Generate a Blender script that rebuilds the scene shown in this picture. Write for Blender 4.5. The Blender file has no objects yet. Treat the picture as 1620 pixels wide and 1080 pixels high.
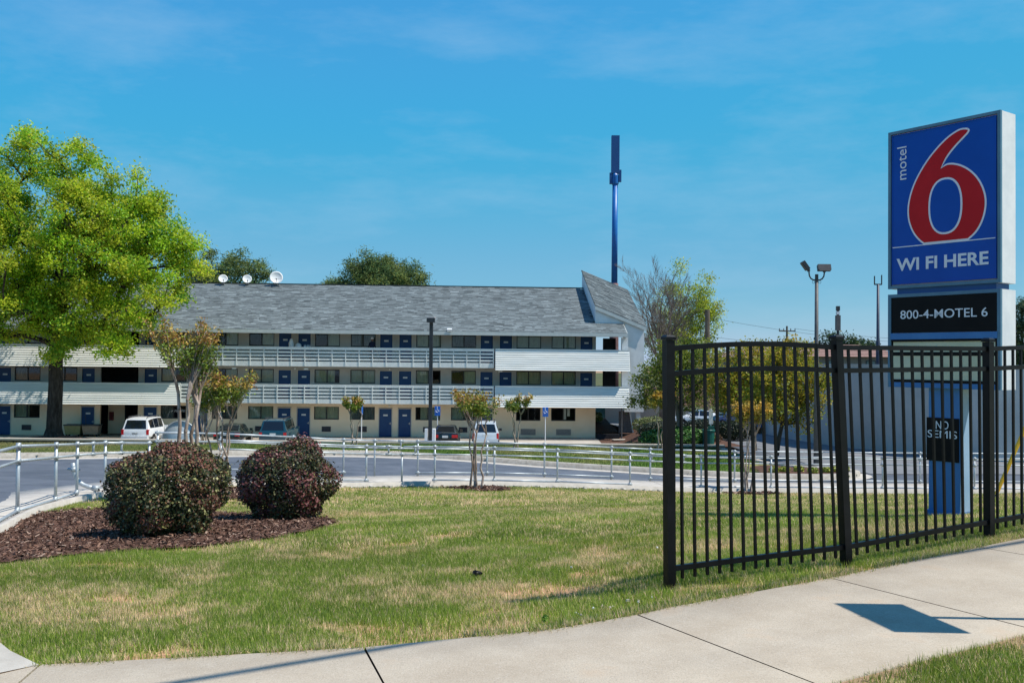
import bpy, math, random
import numpy as np
from mathutils import Vector, Matrix, Euler
rnd = random.Random(7)
rng = np.random.default_rng(11)
PI = math.pi
SC = bpy.context.scene
COL = SC.collection

# ------------------------------------------------------------------ camera, sky, sun, exposure
cam_d = bpy.data.cameras.new('camera')
cam_d.sensor_width = 36.0
cam_d.lens = 33.33
cam_d.clip_end = 3000
cam = bpy.data.objects.new('camera', cam_d)
COL.objects.link(cam)
PITCH, ROLL = math.atan(30 / 1500), 0.0095
fwd = Vector((0, math.cos(PITCH), math.sin(PITCH)))
up0 = Vector((0, -math.sin(PITCH), math.cos(PITCH)))
rt0 = Vector((1, 0, 0))
rt = rt0 * math.cos(ROLL) + up0 * math.sin(ROLL)
up = -rt0 * math.sin(ROLL) + up0 * math.cos(ROLL)
M = Matrix((rt, up, -fwd)).transposed().to_4x4()
M.translation = (0, 0, 1.65)
cam.matrix_world = M
SC.camera = cam

SUN = Vector((0.4975, -0.09, 0.866)).normalized()
w = bpy.data.worlds.new('World')
SC.world = w
w.use_nodes = True
nt = w.node_tree
nt.nodes.clear()
wo = nt.nodes.new('ShaderNodeOutputWorld')
bg = nt.nodes.new('ShaderNodeBackground')
sky = nt.nodes.new('ShaderNodeTexSky')
sky.sky_type = 'NISHITA'
sky.sun_disc = False
sky.sun_elevation = math.asin(SUN.z)
sky.sun_rotation = math.radians(96)
sky.altitude = 300
sky.air_density = 1.0
sky.dust_density = 0.1
sky.ozone_density = 1.4
# thin cirrus streaks high in the sky
tc = nt.nodes.new('ShaderNodeTexCoord')
mp = nt.nodes.new('ShaderNodeMapping')
mp.inputs['Rotation'].default_value = (0, 0.1, 0.5)
mp.inputs['Scale'].default_value = (2.2, 5.0, 9.0)
nz = nt.nodes.new('ShaderNodeTexNoise')
nz.inputs['Scale'].default_value = 1.6
nz.inputs['Detail'].default_value = 9
nz.inputs['Roughness'].default_value = 0.62
rp = nt.nodes.new('ShaderNodeMapRange')
rp.inputs['From Min'].default_value = 0.5
rp.inputs['From Max'].default_value = 0.85
rp.inputs['To Max'].default_value = 0.3
SKY_K = 0.1747 / 3
pre = nt.nodes.new('ShaderNodeVectorMath')
pre.operation = 'SCALE'
pre.inputs['Scale'].default_value = SKY_K
hs = nt.nodes.new('ShaderNodeRGBCurve')          # the clear saturated blue of the day
CURVES = ([(0, 0), (.06, .055), (.28, .06), (.38, .062), (.54, .125), (.69, .175), (.88, .22), (1.5, .5), (3, 1.3)],
          [(0, 0), (.25, .22), (.495, .385), (.72, .44), (.955, .475), (1.15, .52), (2, .85), (3, 1.4)],
          [(0, 0), (.4, .58), (.77, .73), (1.0, .715), (1.3, .72), (2, .95), (3, 1.5)])
for c_, pts_ in enumerate(CURVES):
    cu_ = hs.mapping.curves[c_]
    for k_, (a_, b_) in enumerate(pts_):
        if k_ == 0:
            cu_.points[0].location = (0, 0)
        elif k_ == len(pts_) - 1:
            cu_.points[-1].location = (a_ / 3, b_ / 3)
        else:
            cu_.points.new(a_ / 3, b_ / 3)
hs.mapping.use_clip = False
hs.mapping.update()
post = nt.nodes.new('ShaderNodeVectorMath')
post.operation = 'SCALE'
post.inputs['Scale'].default_value = 0.93 / SKY_K
mx = nt.nodes.new('ShaderNodeMix')
mx.data_type = 'RGBA'
mx.inputs[7].default_value = (2.6, 3.6, 4.6, 1)
nt.links.new(tc.outputs['Generated'], mp.inputs['Vector'])
nt.links.new(mp.outputs['Vector'], nz.inputs['Vector'])
nt.links.new(nz.outputs['Fac'], rp.inputs['Value'])
nt.links.new(rp.outputs['Result'], mx.inputs[0])
nt.links.new(sky.outputs['Color'], pre.inputs[0])
nt.links.new(pre.outputs[0], hs.inputs['Color'])
nt.links.new(hs.outputs['Color'], post.inputs[0])
nt.links.new(post.outputs[0], mx.inputs[6])
nt.links.new(mx.outputs[2], bg.inputs['Color'])
bg.inputs['Strength'].default_value = 0.15
nt.links.new(bg.outputs[0], wo.inputs[0])

sd = bpy.data.lights.new('sun', 'SUN')
sd.energy = 4.6
sd.angle = math.radians(0.53)
sd.color = (1.0, 0.935, 0.85)
so = bpy.data.objects.new('sun', sd)
so.rotation_euler = SUN.to_track_quat('Z', 'Y').to_euler()
so.location = (30, -5, 60)
COL.objects.link(so)
SC.view_settings.view_transform = 'Standard'
SC.view_settings.look = 'None'
SC.view_settings.gamma = 1
SC.view_settings.exposure = 0.33
try:
    SC.view_settings.use_curve_mapping = False
except Exception:
    pass
SC.cycles.max_bounces = 8
SC.cycles.transparent_max_bounces = 24
SC.cycles.use_denoising = True
SC.render.engine = 'CYCLES'

# ------------------------------------------------------------------ materials
MATS = {}


def mat(name, col, col2=None, scale=4.0, rough=0.6, metal=0.0, bump=0.0, bscale=40.0, spec=0.4, coat=0.0,
        stretch=None, attr=False, translucent=0.0, detail=5, contrast=(0.35, 0.65)):
    if name in MATS:
        return MATS[name]
    m = bpy.data.materials.new(name)
    m.use_nodes = True
    n = m.node_tree
    n.nodes.clear()
    out = n.nodes.new('ShaderNodeOutputMaterial')
    p = n.nodes.new('ShaderNodeBsdfPrincipled')
    p.inputs['Roughness'].default_value = rough
    p.inputs['Metallic'].default_value = metal
    p.inputs['Specular IOR Level'].default_value = spec
    p.inputs['Coat Weight'].default_value = coat
    p.inputs['Base Color'].default_value = (*col, 1)
    geo = n.nodes.new('ShaderNodeNewGeometry')
    vec = geo.outputs['Position']
    if stretch:
        mpn = n.nodes.new('ShaderNodeMapping')
        mpn.inputs['Scale'].default_value = stretch
        n.links.new(vec, mpn.inputs['Vector'])
        vec = mpn.outputs['Vector']
    src = None
    if attr:
        a = n.nodes.new('ShaderNodeAttribute')
        a.attribute_name = 'Col'
        src = a.outputs['Color']
    if col2 is not None:
        no = n.nodes.new('ShaderNodeTexNoise')
        no.inputs['Scale'].default_value = scale
        no.inputs['Detail'].default_value = detail
        no.inputs['Roughness'].default_value = 0.65
        n.links.new(vec, no.inputs['Vector'])
        r = n.nodes.new('ShaderNodeMapRange')
        r.inputs['From Min'].default_value = contrast[0]
        r.inputs['From Max'].default_value = contrast[1]
        n.links.new(no.outputs['Fac'], r.inputs['Value'])
        mixn = n.nodes.new('ShaderNodeMix')
        mixn.data_type = 'RGBA'
        n.links.new(r.outputs['Result'], mixn.inputs[0])
        if attr:
            # noise multiplies the attribute colour
            mixn.inputs[6].default_value = (*col, 1)
            mixn.inputs[7].default_value = (*col2, 1)
            mul = n.nodes.new('ShaderNodeMix')
            mul.data_type = 'RGBA'
            mul.blend_type = 'MULTIPLY'
            mul.inputs[0].default_value = 1
            n.links.new(src, mul.inputs[6])
            n.links.new(mixn.outputs[2], mul.inputs[7])
            src = mul.outputs[2]
        else:
            mixn.inputs[6].default_value = (*col, 1)
            mixn.inputs[7].default_value = (*col2, 1)
            src = mixn.outputs[2]
    if src is not None:
        n.links.new(src, p.inputs['Base Color'])
    if bump > 0:
        nb = n.nodes.new('ShaderNodeTexNoise')
        nb.inputs['Scale'].default_value = bscale
        nb.inputs['Detail'].default_value = 6
        n.links.new(vec, nb.inputs['Vector'])
        b = n.nodes.new('ShaderNodeBump')
        b.inputs['Strength'].default_value = bump
        b.inputs['Distance'].default_value = 0.02
        n.links.new(nb.outputs['Fac'], b.inputs['Height'])
        n.links.new(b.outputs['Normal'], p.inputs['Normal'])
    sh = p.outputs[0]
    if translucent > 0:
        t = n.nodes.new('ShaderNodeBsdfTranslucent')
        if src is not None:
            n.links.new(src, t.inputs['Color'])
        else:
            t.inputs['Color'].default_value = (*col, 1)
        ms = n.nodes.new('ShaderNodeMixShader')
        ms.inputs[0].default_value = translucent
        n.links.new(sh, ms.inputs[1])
        n.links.new(t.outputs[0], ms.inputs[2])
        sh = ms.outputs[0]
    n.links.new(sh, out.inputs[0])
    MATS[name] = m
    return m


def glass_mat(name, tint, refl=0.12, rough=0.02):
    m = bpy.data.materials.new(name)
    m.use_nodes = True
    n = m.node_tree
    n.nodes.clear()
    out = n.nodes.new('ShaderNodeOutputMaterial')
    t = n.nodes.new('ShaderNodeBsdfTransparent')
    t.inputs['Color'].default_value = (*tint, 1)
    g = n.nodes.new('ShaderNodeBsdfGlossy')
    g.inputs['Roughness'].default_value = rough
    lw = n.nodes.new('ShaderNodeFresnel')
    lw.inputs['IOR'].default_value = 1.5
    ad = n.nodes.new('ShaderNodeMath')
    ad.operation = 'ADD'
    ad.inputs[1].default_value = refl
    n.links.new(lw.outputs[0], ad.inputs[0])
    ms = n.nodes.new('ShaderNodeMixShader')
    n.links.new(ad.outputs[0], ms.inputs[0])
    n.links.new(t.outputs[0], ms.inputs[1])
    n.links.new(g.outputs[0], ms.inputs[2])
    n.links.new(ms.outputs[0], out.inputs[0])
    MATS[name] = m
    return m


WHITE = (1, 1, 1)
m_lawn = mat('lawn_soil', (0.75, 0.75, 0.75), (1.15, 1.15, 1.15), 14, 0.95, bump=0.6, bscale=60, spec=0.1, attr=True)
m_blade = mat('grass_blade', WHITE, rough=0.6, spec=0.2, attr=True, translucent=0.42)
m_leaf = mat('leaf', WHITE, rough=0.5, spec=0.3, attr=True, translucent=0.5)
m_gloss_leaf = mat('glossy_leaf', WHITE, rough=0.48, spec=0.35, attr=True, translucent=0.18)
m_needle = mat('pine_needle', WHITE, rough=0.6, spec=0.2, attr=True, translucent=0.3)
m_chip = mat('mulch_chip', WHITE, rough=0.9, spec=0.15, attr=True)
m_shingle = mat('shingle', (0.8, 0.8, 0.8), (1.15, 1.15, 1.15), 30, 0.9, spec=0.15, attr=True)
m_conc = mat('walk_concrete', (0.40, 0.335, 0.25), (0.475, 0.41, 0.315), 2.2, 0.85, bump=0.25, bscale=90, spec=0.2)
n_ = m_conc.node_tree
pb_ = next(q for q in n_.nodes if q.type == 'BSDF_PRINCIPLED')
src_ = pb_.inputs['Base Color'].links[0].from_socket
ge_ = next(q for q in n_.nodes if q.type == 'NEW_GEOMETRY')


def layer(src, scale, lo, hi, colr, fac, detail=3, stretch=None):
    a = n_.nodes.new('ShaderNodeTexNoise')
    a.inputs['Scale'].default_value = scale
    a.inputs['Detail'].default_value = detail
    v = ge_.outputs['Position']
    if stretch:
        q = n_.nodes.new('ShaderNodeMapping')
        q.inputs['Rotation'].default_value = (0, 0, -.5)
        q.inputs['Scale'].default_value = stretch
        n_.links.new(v, q.inputs['Vector'])
        v = q.outputs['Vector']
    n_.links.new(v, a.inputs['Vector'])
    b = n_.nodes.new('ShaderNodeMapRange')
    b.inputs['From Min'].default_value = lo
    b.inputs['From Max'].default_value = hi
    b.inputs['To Max'].default_value = fac
    n_.links.new(a.outputs['Fac'], b.inputs['Value'])
    c = n_.nodes.new('ShaderNodeMix')
    c.data_type = 'RGBA'
    c.inputs[7].default_value = (*colr, 1)
    n_.links.new(b.outputs['Result'], c.inputs[0])
    n_.links.new(src, c.inputs[6])
    return c.outputs[2]


src_ = layer(src_, 130, .5, .75, (.20, .17, .13), .55, 2)
src_ = layer(src_, 60, .56, .8, (.55, .50, .42), .5, 2)
src_ = layer(src_, 22, .55, .8, (.26, .22, .17), .45, 6, (1, 6, 1))
src_ = layer(src_, 2.2, .62, .74, (.42, .27, .15), .38, 6)
src_ = layer(src_, .8, .52, .75, (.29, .26, .215), .45, 6)
n_.links.new(src_, pb_.inputs['Base Color'])
m_conc2 = mat('ramp_concrete', (0.40, 0.37, 0.32), (0.50, 0.465, 0.41), 3, 0.85, bump=0.2, bscale=80, spec=0.2)
m_curb = mat('curb_concrete', (0.30, 0.27, 0.225), (0.44, 0.41, 0.36), 5, 0.9, bump=0.3, bscale=60, spec=0.2)
m_wallc = mat('retaining_concrete', (0.05, 0.045, 0.035), (0.15, 0.135, 0.11), 2.5, 0.95, bump=0.4, bscale=20, spec=0.15)
m_coping = mat('coping_concrete', (0.42, 0.37, 0.30), (0.52, 0.46, 0.38), 6, 0.9, spec=0.2)
m_asph = mat('asphalt', (0.068, 0.08, 0.098), (0.118, 0.132, 0.155), 0.9, 0.75, bump=0.25, bscale=120, spec=0.35)
m_lot = mat('lot_asphalt', (0.13, 0.14, 0.15), (0.21, 0.215, 0.22), 0.5, 0.85, bump=0.2, bscale=100, spec=0.3)
m_walkw = mat('lot_walkway', (0.35, 0.30, 0.24), (0.48, 0.42, 0.35), 2, 0.9, spec=0.2)
m_earth = mat('bare_earth', (0.26, 0.17, 0.10), (0.36, 0.25, 0.16), 3, 0.95, bump=0.5, bscale=40, spec=0.1)
m_mulch = mat('mulch_bed', (0.05, 0.028, 0.02), (0.16, 0.09, 0.065), 16, 0.95, bump=0.8, bscale=50, spec=0.1)
m_black = mat('fence_black', (0.003, 0.0035, 0.0045), (0.006, 0.007, 0.009), 8, 0.4, spec=0.22)
m_galv = mat('galvanised_pipe', (0.36, 0.40, 0.42), (0.48, 0.52, 0.54), 9, 0.45, metal=0.35, spec=0.5)
m_galv2 = mat('galvanised_fitting', (0.28, 0.32, 0.34), (0.42, 0.46, 0.48), 14, 0.5, metal=0.35, spec=0.5)
m_bark = mat('dark_bark', (0.022, 0.018, 0.014), (0.07, 0.06, 0.05), 7, 0.95, bump=1.0, bscale=18, spec=0.1, stretch=(1, 1, 0.25))
m_bark2 = mat('grey_bark', (0.10, 0.085, 0.07), (0.22, 0.19, 0.165), 6, 0.9, bump=0.6, bscale=20, spec=0.1, stretch=(1, 1, 0.3))
m_mbark = mat('myrtle_bark', (0.17, 0.115, 0.085), (0.46, 0.38, 0.32), 9, 0.8, bump=0.4, bscale=30, spec=0.2, stretch=(1, 1, 0.35))
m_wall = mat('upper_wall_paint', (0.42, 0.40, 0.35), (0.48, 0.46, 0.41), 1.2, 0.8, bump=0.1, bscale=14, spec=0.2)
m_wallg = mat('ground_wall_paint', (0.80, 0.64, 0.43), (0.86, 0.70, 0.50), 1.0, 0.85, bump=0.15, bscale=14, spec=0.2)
m_stucco = mat('end_wall_stucco', (0.66, 0.67, 0.65), (0.76, 0.77, 0.75), 1.5, 0.9, bump=0.2, bscale=25, spec=0.2)
m_panel = mat('white_board', (0.64, 0.65, 0.60), (0.75, 0.76, 0.71), 1.8, 0.6, spec=0.3, stretch=(0.4, 1, 4))
m_trim = mat('white_trim', (0.66, 0.68, 0.63), (0.76, 0.77, 0.72), 3, 0.6, spec=0.3)
m_fascia = mat('fascia_paint', (0.46, 0.50, 0.47), (0.54, 0.57, 0.54), 3, 0.7, spec=0.3)
m_under = mat('slab_soffit', (0.34, 0.32, 0.27), (0.42, 0.40, 0.34), 2, 0.85, spec=0.2)
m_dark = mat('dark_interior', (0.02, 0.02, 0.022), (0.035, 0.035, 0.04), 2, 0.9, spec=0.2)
m_door = mat('blue_door_paint', (0.009, 0.048, 0.145), (0.012, 0.058, 0.165), 3, 0.5, spec=0.35)
m_doorf = mat('door_frame_paint', (0.50, 0.47, 0.40), (0.56, 0.53, 0.46), 4, 0.7, spec=0.3)
m_plate = mat('number_plate_white', (0.55, 0.57, 0.55), (0.75, 0.76, 0.74), 60, 0.5)
m_wframe = mat('window_frame_dark', (0.025, 0.024, 0.022), (0.04, 0.038, 0.035), 5, 0.5, spec=0.4)
m_curt = mat('curtain_cloth', (0.52, 0.52, 0.38), (0.64, 0.63, 0.48), 3, 0.9, spec=0.1)
m_curt2 = mat('curtain_grey', (0.16, 0.18, 0.17), (0.24, 0.26, 0.25), 3, 0.9, spec=0.1)
m_paper = mat('paper', (0.7, 0.7, 0.68), rough=0.9)
m_glass = glass_mat('window_glass', (0.92, 0.95, 0.93), 0.0)
m_grille = mat('ac_grille', (0.06, 0.055, 0.06), (0.10, 0.09, 0.095), 12, 0.6)
m_grille2 = mat('ac_grille_tan', (0.30, 0.27, 0.24), (0.38, 0.34, 0.30), 12, 0.6)
m_dish = mat('dish_white', (0.62, 0.64, 0.64), (0.74, 0.76, 0.76), 4, 0.5, spec=0.4)
m_dmetal = mat('dark_metal', (0.03, 0.032, 0.036), (0.05, 0.052, 0.058), 6, 0.45, metal=0.3, spec=0.5)
m_gmetal = mat('grey_metal', (0.075, 0.073, 0.072), (0.12, 0.117, 0.115), 5, 0.6, metal=0.0, spec=0.5)
m_tower = mat('mast_blue', (0.010, 0.12, 0.38), (0.015, 0.15, 0.45), 2, 0.4, spec=0.4)
m_towerd = mat('mast_antenna_blue', (0.008, 0.07, 0.22), (0.010, 0.08, 0.25), 2, 0.5, spec=0.4)
m_rust = mat('mast_base_brown', (0.10, 0.05, 0.05), (0.2, 0.11, 0.1), 3, 0.8)
m_sblue = mat('sign_face_blue', (0.002, 0.066, 0.37), (0.003, 0.076, 0.42), 1.5, 0.3, spec=0.25)
m_sred = mat('sign_red', (0.52, 0.006, 0.010), (0.58, 0.009, 0.013), 2, 0.35, spec=0.2)
m_swhite = mat('sign_white', (0.74, 0.76, 0.80), (0.80, 0.82, 0.85), 3, 0.35)
m_sframe = mat('sign_frame', (0.07, 0.17, 0.25), (0.10, 0.22, 0.31), 3, 0.45, spec=0.5)
m_sside = mat('sign_side_white', (0.66, 0.69, 0.71), (0.76, 0.78, 0.79), 4, 0.5, spec=0.4)
m_sband = mat('sign_band_blue', (0.04, 0.17, 0.42), (0.055, 0.21, 0.48), 3, 0.45, spec=0.4)
m_scol = mat('sign_column_blue', (0.03, 0.16, 0.40), (0.05, 0.21, 0.47), 2.5, 0.4, spec=0.5, stretch=(1, 1, 0.4))
m_sblack = mat('sign_black', (0.005, 0.005, 0.006), (0.008, 0.008, 0.009), 4, 0.4, spec=0.12)
m_cream = mat('sign_cream', (0.56, 0.56, 0.38), (0.64, 0.63, 0.45), 3, 0.5)
m_wood = mat('pole_wood', (0.10, 0.075, 0.05), (0.18, 0.14, 0.10), 5, 0.9, bump=0.4, bscale=20, stretch=(1, 1, 0.2))
m_yellow = mat('guy_guard_yellow', (0.75, 0.42, 0.02), (0.82, 0.48, 0.03), 4, 0.45)
m_hcblue = mat('parking_sign_blue', (0.01, 0.12, 0.48), rough=0.4)
m_whitep = mat('white_plastic', (0.72, 0.73, 0.74), (0.8, 0.8, 0.8), 8, 0.45)
m_tyre = mat('tyre_rubber', (0.012, 0.012, 0.013), rough=0.85)
m_rim = mat('wheel_metal', (0.4, 0.41, 0.42), rough=0.35, metal=0.8)
m_cglass = mat('car_glass', (0.008, 0.011, 0.014), rough=0.06, spec=0.7)
m_red = mat('tail_light_red', (0.55, 0.01, 0.015), rough=0.2, spec=0.6)
m_amber = mat('tail_light_amber', (0.7, 0.22, 0.03), rough=0.2, spec=0.6)
m_green = mat('park_green_metal', (0.005, 0.09, 0.075), (0.008, 0.11, 0.09), 5, 0.45)
m_gwall = mat('grey_block_wall', (0.46, 0.44, 0.41), (0.56, 0.54, 0.50), 0.5, 0.9, bump=0.15, bscale=10, spec=0.15)
m_roofred = mat('red_tile_roof', (0.24, 0.14, 0.115), (0.32, 0.20, 0.165), 3, 0.85)
m_house = mat('house_brick', (0.22, 0.17, 0.14), (0.30, 0.24, 0.20), 5, 0.9)
m_wire = mat('cable_black', (0.03, 0.03, 0.033), rough=0.6)
m_skin = mat('skin', (0.20, 0.11, 0.07), rough=0.6)
m_navy = mat('navy_cloth', (0.012, 0.016, 0.04), rough=0.9)
m_linen = mat('white_linen', (0.62, 0.62, 0.6), (0.75, 0.75, 0.73), 6, 0.9)


# ------------------------------------------------------------------ object helpers
def tag(o, label=None, cat=None, group=None, kind=None):
    if label:
        o['label'] = label
    if cat:
        o['category'] = cat
    if group:
        o['group'] = group
    if kind:
        o['kind'] = kind
    return o


def empty(name, loc=(0, 0, 0), rz=0.0, label=None, cat=None, group=None, kind=None):
    o = bpy.data.objects.new(name, None)
    o.empty_display_size = 0.3
    o.location = loc
    o.rotation_euler = (0, 0, rz)
    COL.objects.link(o)
    return tag(o, label, cat, group, kind)


def np_obj(name, V, F, m, parent=None, col=None, smooth=False, org=None):
    """one mesh object from arrays; F is (n,k)"""
    V = np.asarray(V, dtype=np.float32)
    if org is not None:
        V = V - np.asarray(org, dtype=np.float32)
    F = np.asarray(F, dtype=np.int32)
    me = bpy.data.meshes.new(name)
    k = F.shape[1]
    me.vertices.add(len(V))
    me.vertices.foreach_set('co', np.ascontiguousarray(V).ravel())
    me.loops.add(F.size)
    me.loops.foreach_set('vertex_index', F.ravel())
    me.polygons.add(len(F))
    me.polygons.foreach_set('loop_start', np.arange(0, F.size, k, dtype=np.int32))
    me.polygons.foreach_set('loop_total', np.full(len(F), k, dtype=np.int32))
    if smooth:
        me.polygons.foreach_set('use_smooth', np.ones(len(F), dtype=bool))
    me.update(calc_edges=True)
    if col is not None:
        a = me.color_attributes.new('Col', 'FLOAT_COLOR', 'POINT')
        c = np.ones((len(V), 4), dtype=np.float32)
        c[:, :3] = col
        a.data.foreach_set('color', c.ravel())
    me.materials.append(m)
    o = bpy.data.objects.new(name, me)
    COL.objects.link(o)
    if parent is not None:
        o.parent = parent
    return o


class MB:
    def __init__(s):
        s.v, s.f = [], []

    def add(s, vs, fs):
        b = len(s.v)
        s.v += [tuple(v) for v in vs]
        s.f += [tuple(i + b for i in f) for f in fs]
        return s

    def box(s, x0, x1, y0, y1, z0, z1):
        return s.add([(x0, y0, z0), (x1, y0, z0), (x1, y1, z0), (x0, y1, z0), (x0, y0, z1), (x1, y0, z1), (x1, y1, z1), (x0, y1, z1)],
                     [(0, 3, 2, 1), (4, 5, 6, 7), (0, 1, 5, 4), (1, 2, 6, 5), (2, 3, 7, 6), (3, 0, 4, 7)])

    def cbox(s, c, d, rz=0.0, rx=0.0, ry=0.0):
        R = Euler((rx, ry, rz)).to_matrix()
        vs = []
        for dz in (-1, 1):
            for dx, dy in ((-1, -1), (1, -1), (1, 1), (-1, 1)):
                vs.append(Vector(c) + R @ Vector((dx * d[0] / 2, dy * d[1] / 2, dz * d[2] / 2)))
        return s.add(vs, [(0, 3, 2, 1), (4, 5, 6, 7), (0, 1, 5, 4), (1, 2, 6, 5), (2, 3, 7, 6), (3, 0, 4, 7)])

    def beam(s, p0, p1, wd, ht):
        p0, p1 = Vector(p0), Vector(p1)
        d = (p1 - p0).normalized()
        a = d.cross(Vector((0, 0, 1)))
        if a.length < 1e-3:
            a = Vector((1, 0, 0))
        a.normalize()
        b = a.cross(d)
        vs = []
        for p in (p0, p1):
            for i, j in ((-1, -1), (1, -1), (1, 1), (-1, 1)):
                vs.append(p + a * (i * wd / 2) + b * (j * ht / 2))
        return s.add(vs, [(3, 2, 1, 0), (4, 5, 6, 7), (0, 1, 5, 4), (1, 2, 6, 5), (2, 3, 7, 6), (3, 0, 4, 7)])

    def tube(s, pts, r, n=8, cap=True):
        pts = [Vector(p) for p in pts]
        rs = r if isinstance(r, (list, tuple)) else [r] * len(pts)
        b0 = len(s.v)
        prev = None
        for i, p in enumerate(pts):
            d = (pts[min(i + 1, len(pts) - 1)] - pts[max(i - 1, 0)])
            d.normalize()
            if prev is None:
                a = d.cross(Vector((0, 0, 1)))
                if a.length < 1e-3:
                    a = Vector((1, 0, 0))
            else:
                a = prev - d * prev.dot(d)
            a.normalize()
            prev = a
            b = d.cross(a)
            for k in range(n):
                t = 2 * PI * k / n
                s.v.append(tuple(p + (a * math.cos(t) + b * math.sin(t)) * rs[i]))
        for i in range(len(pts) - 1):
            for k in range(n):
                k2 = (k + 1) % n
                s.f.append((b0 + i * n + k, b0 + i * n + k2, b0 + (i + 1) * n + k2, b0 + (i + 1) * n + k))
        if cap:
            s.f.append(tuple(b0 + k for k in reversed(range(n))))
            s.f.append(tuple(b0 + (len(pts) - 1) * n + k for k in range(n)))
        return s

    def prism(s, poly, y0, y1):
        """polygon in x,z extruded from y0 (front) to y1"""
        n = len(poly)
        vs = [(x, y0, z) for x, z in poly] + [(x, y1, z) for x, z in poly]
        fs = [tuple(range(n)), tuple(reversed(range(n, 2 * n)))]
        fs += [(i, i + n, (i + 1) % n + n, (i + 1) % n) for i in range(n)]
        return s.add(vs, fs)

    def lathe(s, prof, n=16, c=(0, 0, 0)):
        b0 = len(s.v)
        for r, z in prof:
            for k in range(n):
                t = 2 * PI * k / n
                s.v.append((c[0] + r * math.cos(t), c[1] + r * math.sin(t), c[2] + z))
        for i in range(len(prof) - 1):
            for k in range(n):
                k2 = (k + 1) % n
                s.f.append((b0 + i * n + k, b0 + i * n + k2, b0 + (i + 1) * n + k2, b0 + (i + 1) * n + k))
        return s

    def build(s, name, m, parent=None, smooth=False, org=None, kind=None, label=None):
        me = bpy.data.meshes.new(name)
        vs = s.v if org is None else [(x - org[0], y - org[1], z - org[2]) for x, y, z in s.v]
        me.from_pydata(vs, [], s.f)
        me.update()
        if smooth:
            me.polygons.foreach_set('use_smooth', [True] * len(me.polygons))
        me.materials.append(m)
        o = bpy.data.objects.new(name, me)
        COL.objects.link(o)
        if parent is not None:
            o.parent = parent
        if kind:
            o['kind'] = kind
        if label:
            o['label'] = label
        return o


def share(src, parent, loc=(0, 0, 0), rz=0.0, rot=None):
    """a copy of an object that shares its mesh"""
    o = src.copy()
    COL.objects.link(o)
    o.parent = parent
    o.location = loc
    o.rotation_euler = rot if rot else (0, 0, rz)
    return o


def copy_tree(o, parent=None):
    c = o.copy()
    COL.objects.link(c)
    c.parent = parent
    for ch in list(o.children):
        copy_tree(ch, c)
    return c


def text_mb(s, size, bold=0.0):
    cu = bpy.data.curves.new('lettering', 'FONT')
    cu.body = s
    cu.size = size
    cu.offset = bold
    cu.extrude = 0.002
    cu.resolution_u = 4
    ob = bpy.data.objects.new('lettering', cu)
    COL.objects.link(ob)
    dg = bpy.context.evaluated_depsgraph_get()
    me = bpy.data.meshes.new_from_object(ob.evaluated_get(dg))
    bpy.data.objects.remove(ob)
    return me


def text_obj(s, x0, x1, z0, z1, y, m, parent, name='lettering', bold=0.0, vertical=False):
    """text fitted into a rectangle of the local x,z plane facing -y"""
    me = text_mb(s, 1.0, bold)
    n = len(me.vertices)
    co = np.empty(n * 3, dtype=np.float32)
    me.vertices.foreach_get('co', co)
    co = co.reshape(-1, 3)
    mn, mxx = co.min(0), co.max(0)
    a = (co[:, 0] - mn[0]) / (mxx[0] - mn[0])
    b = (co[:, 1] - mn[1]) / (mxx[1] - mn[1])
    out = np.empty_like(co)
    if vertical:
        out[:, 0] = x1 - b * (x1 - x0)
        out[:, 2] = z0 + a * (z1 - z0)
    else:
        out[:, 0] = x0 + a * (x1 - x0)
        out[:, 2] = z0 + b * (z1 - z0)
    out[:, 1] = y - co[:, 2]
    faces = [tuple(p.vertices) for p in me.polygons]
    ax = 2 if vertical else 0
    iv = sorted((min(out[v, ax] for v in f), max(out[v, ax] for v in f), i) for i, f in enumerate(faces))
    groups, end = [], -1e9
    for lo, hi, i in iv:
        if lo > end + 1e-5:
            groups.append([])
        groups[-1].append(i)
        end = max(end, hi)
    for gq in groups:
        vid = sorted({v for i in gq for v in faces[i]})
        mp_ = {v: k for k, v in enumerate(vid)}
        MB().add([tuple(float(q) for q in out[v]) for v in vid], [tuple(mp_[v] for v in faces[i]) for i in gq]).build('letter', m, parent)
    bpy.data.meshes.remove(me)


# ------------------------------------------------------------------ noise, terrain
def _hash(ix, iy, seed):
    h = (ix * 374761393 + iy * 668265263 + seed * 974711) & 0x7fffffff
    h = ((h ^ (h >> 13)) * 1274126177) & 0x7fffffff
    return ((h ^ (h >> 16)) & 0xffff) / 65535.0


def vnoise(x, y, seed=0):
    ix, iy = np.floor(x).astype(np.int64), np.floor(y).astype(np.int64)
    fx, fy = x - ix, y - iy
    fx, fy = fx * fx * (3 - 2 * fx), fy * fy * (3 - 2 * fy)
    a, b = _hash(ix, iy, seed), _hash(ix + 1, iy, seed)
    c, d = _hash(ix, iy + 1, seed), _hash(ix + 1, iy + 1, seed)
    return (a * (1 - fx) + b * fx) * (1 - fy) + (c * (1 - fx) + d * fx) * fy


def fbm(x, y, sc, seed=0, octv=4):
    s, a, t = 0, 1.0, 0
    for o in range(octv):
        s = s + a * vnoise(x * sc * 2 ** o, y * sc * 2 ** o, seed + o * 17)
        t += a
        a *= 0.55
    return s / t


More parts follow.
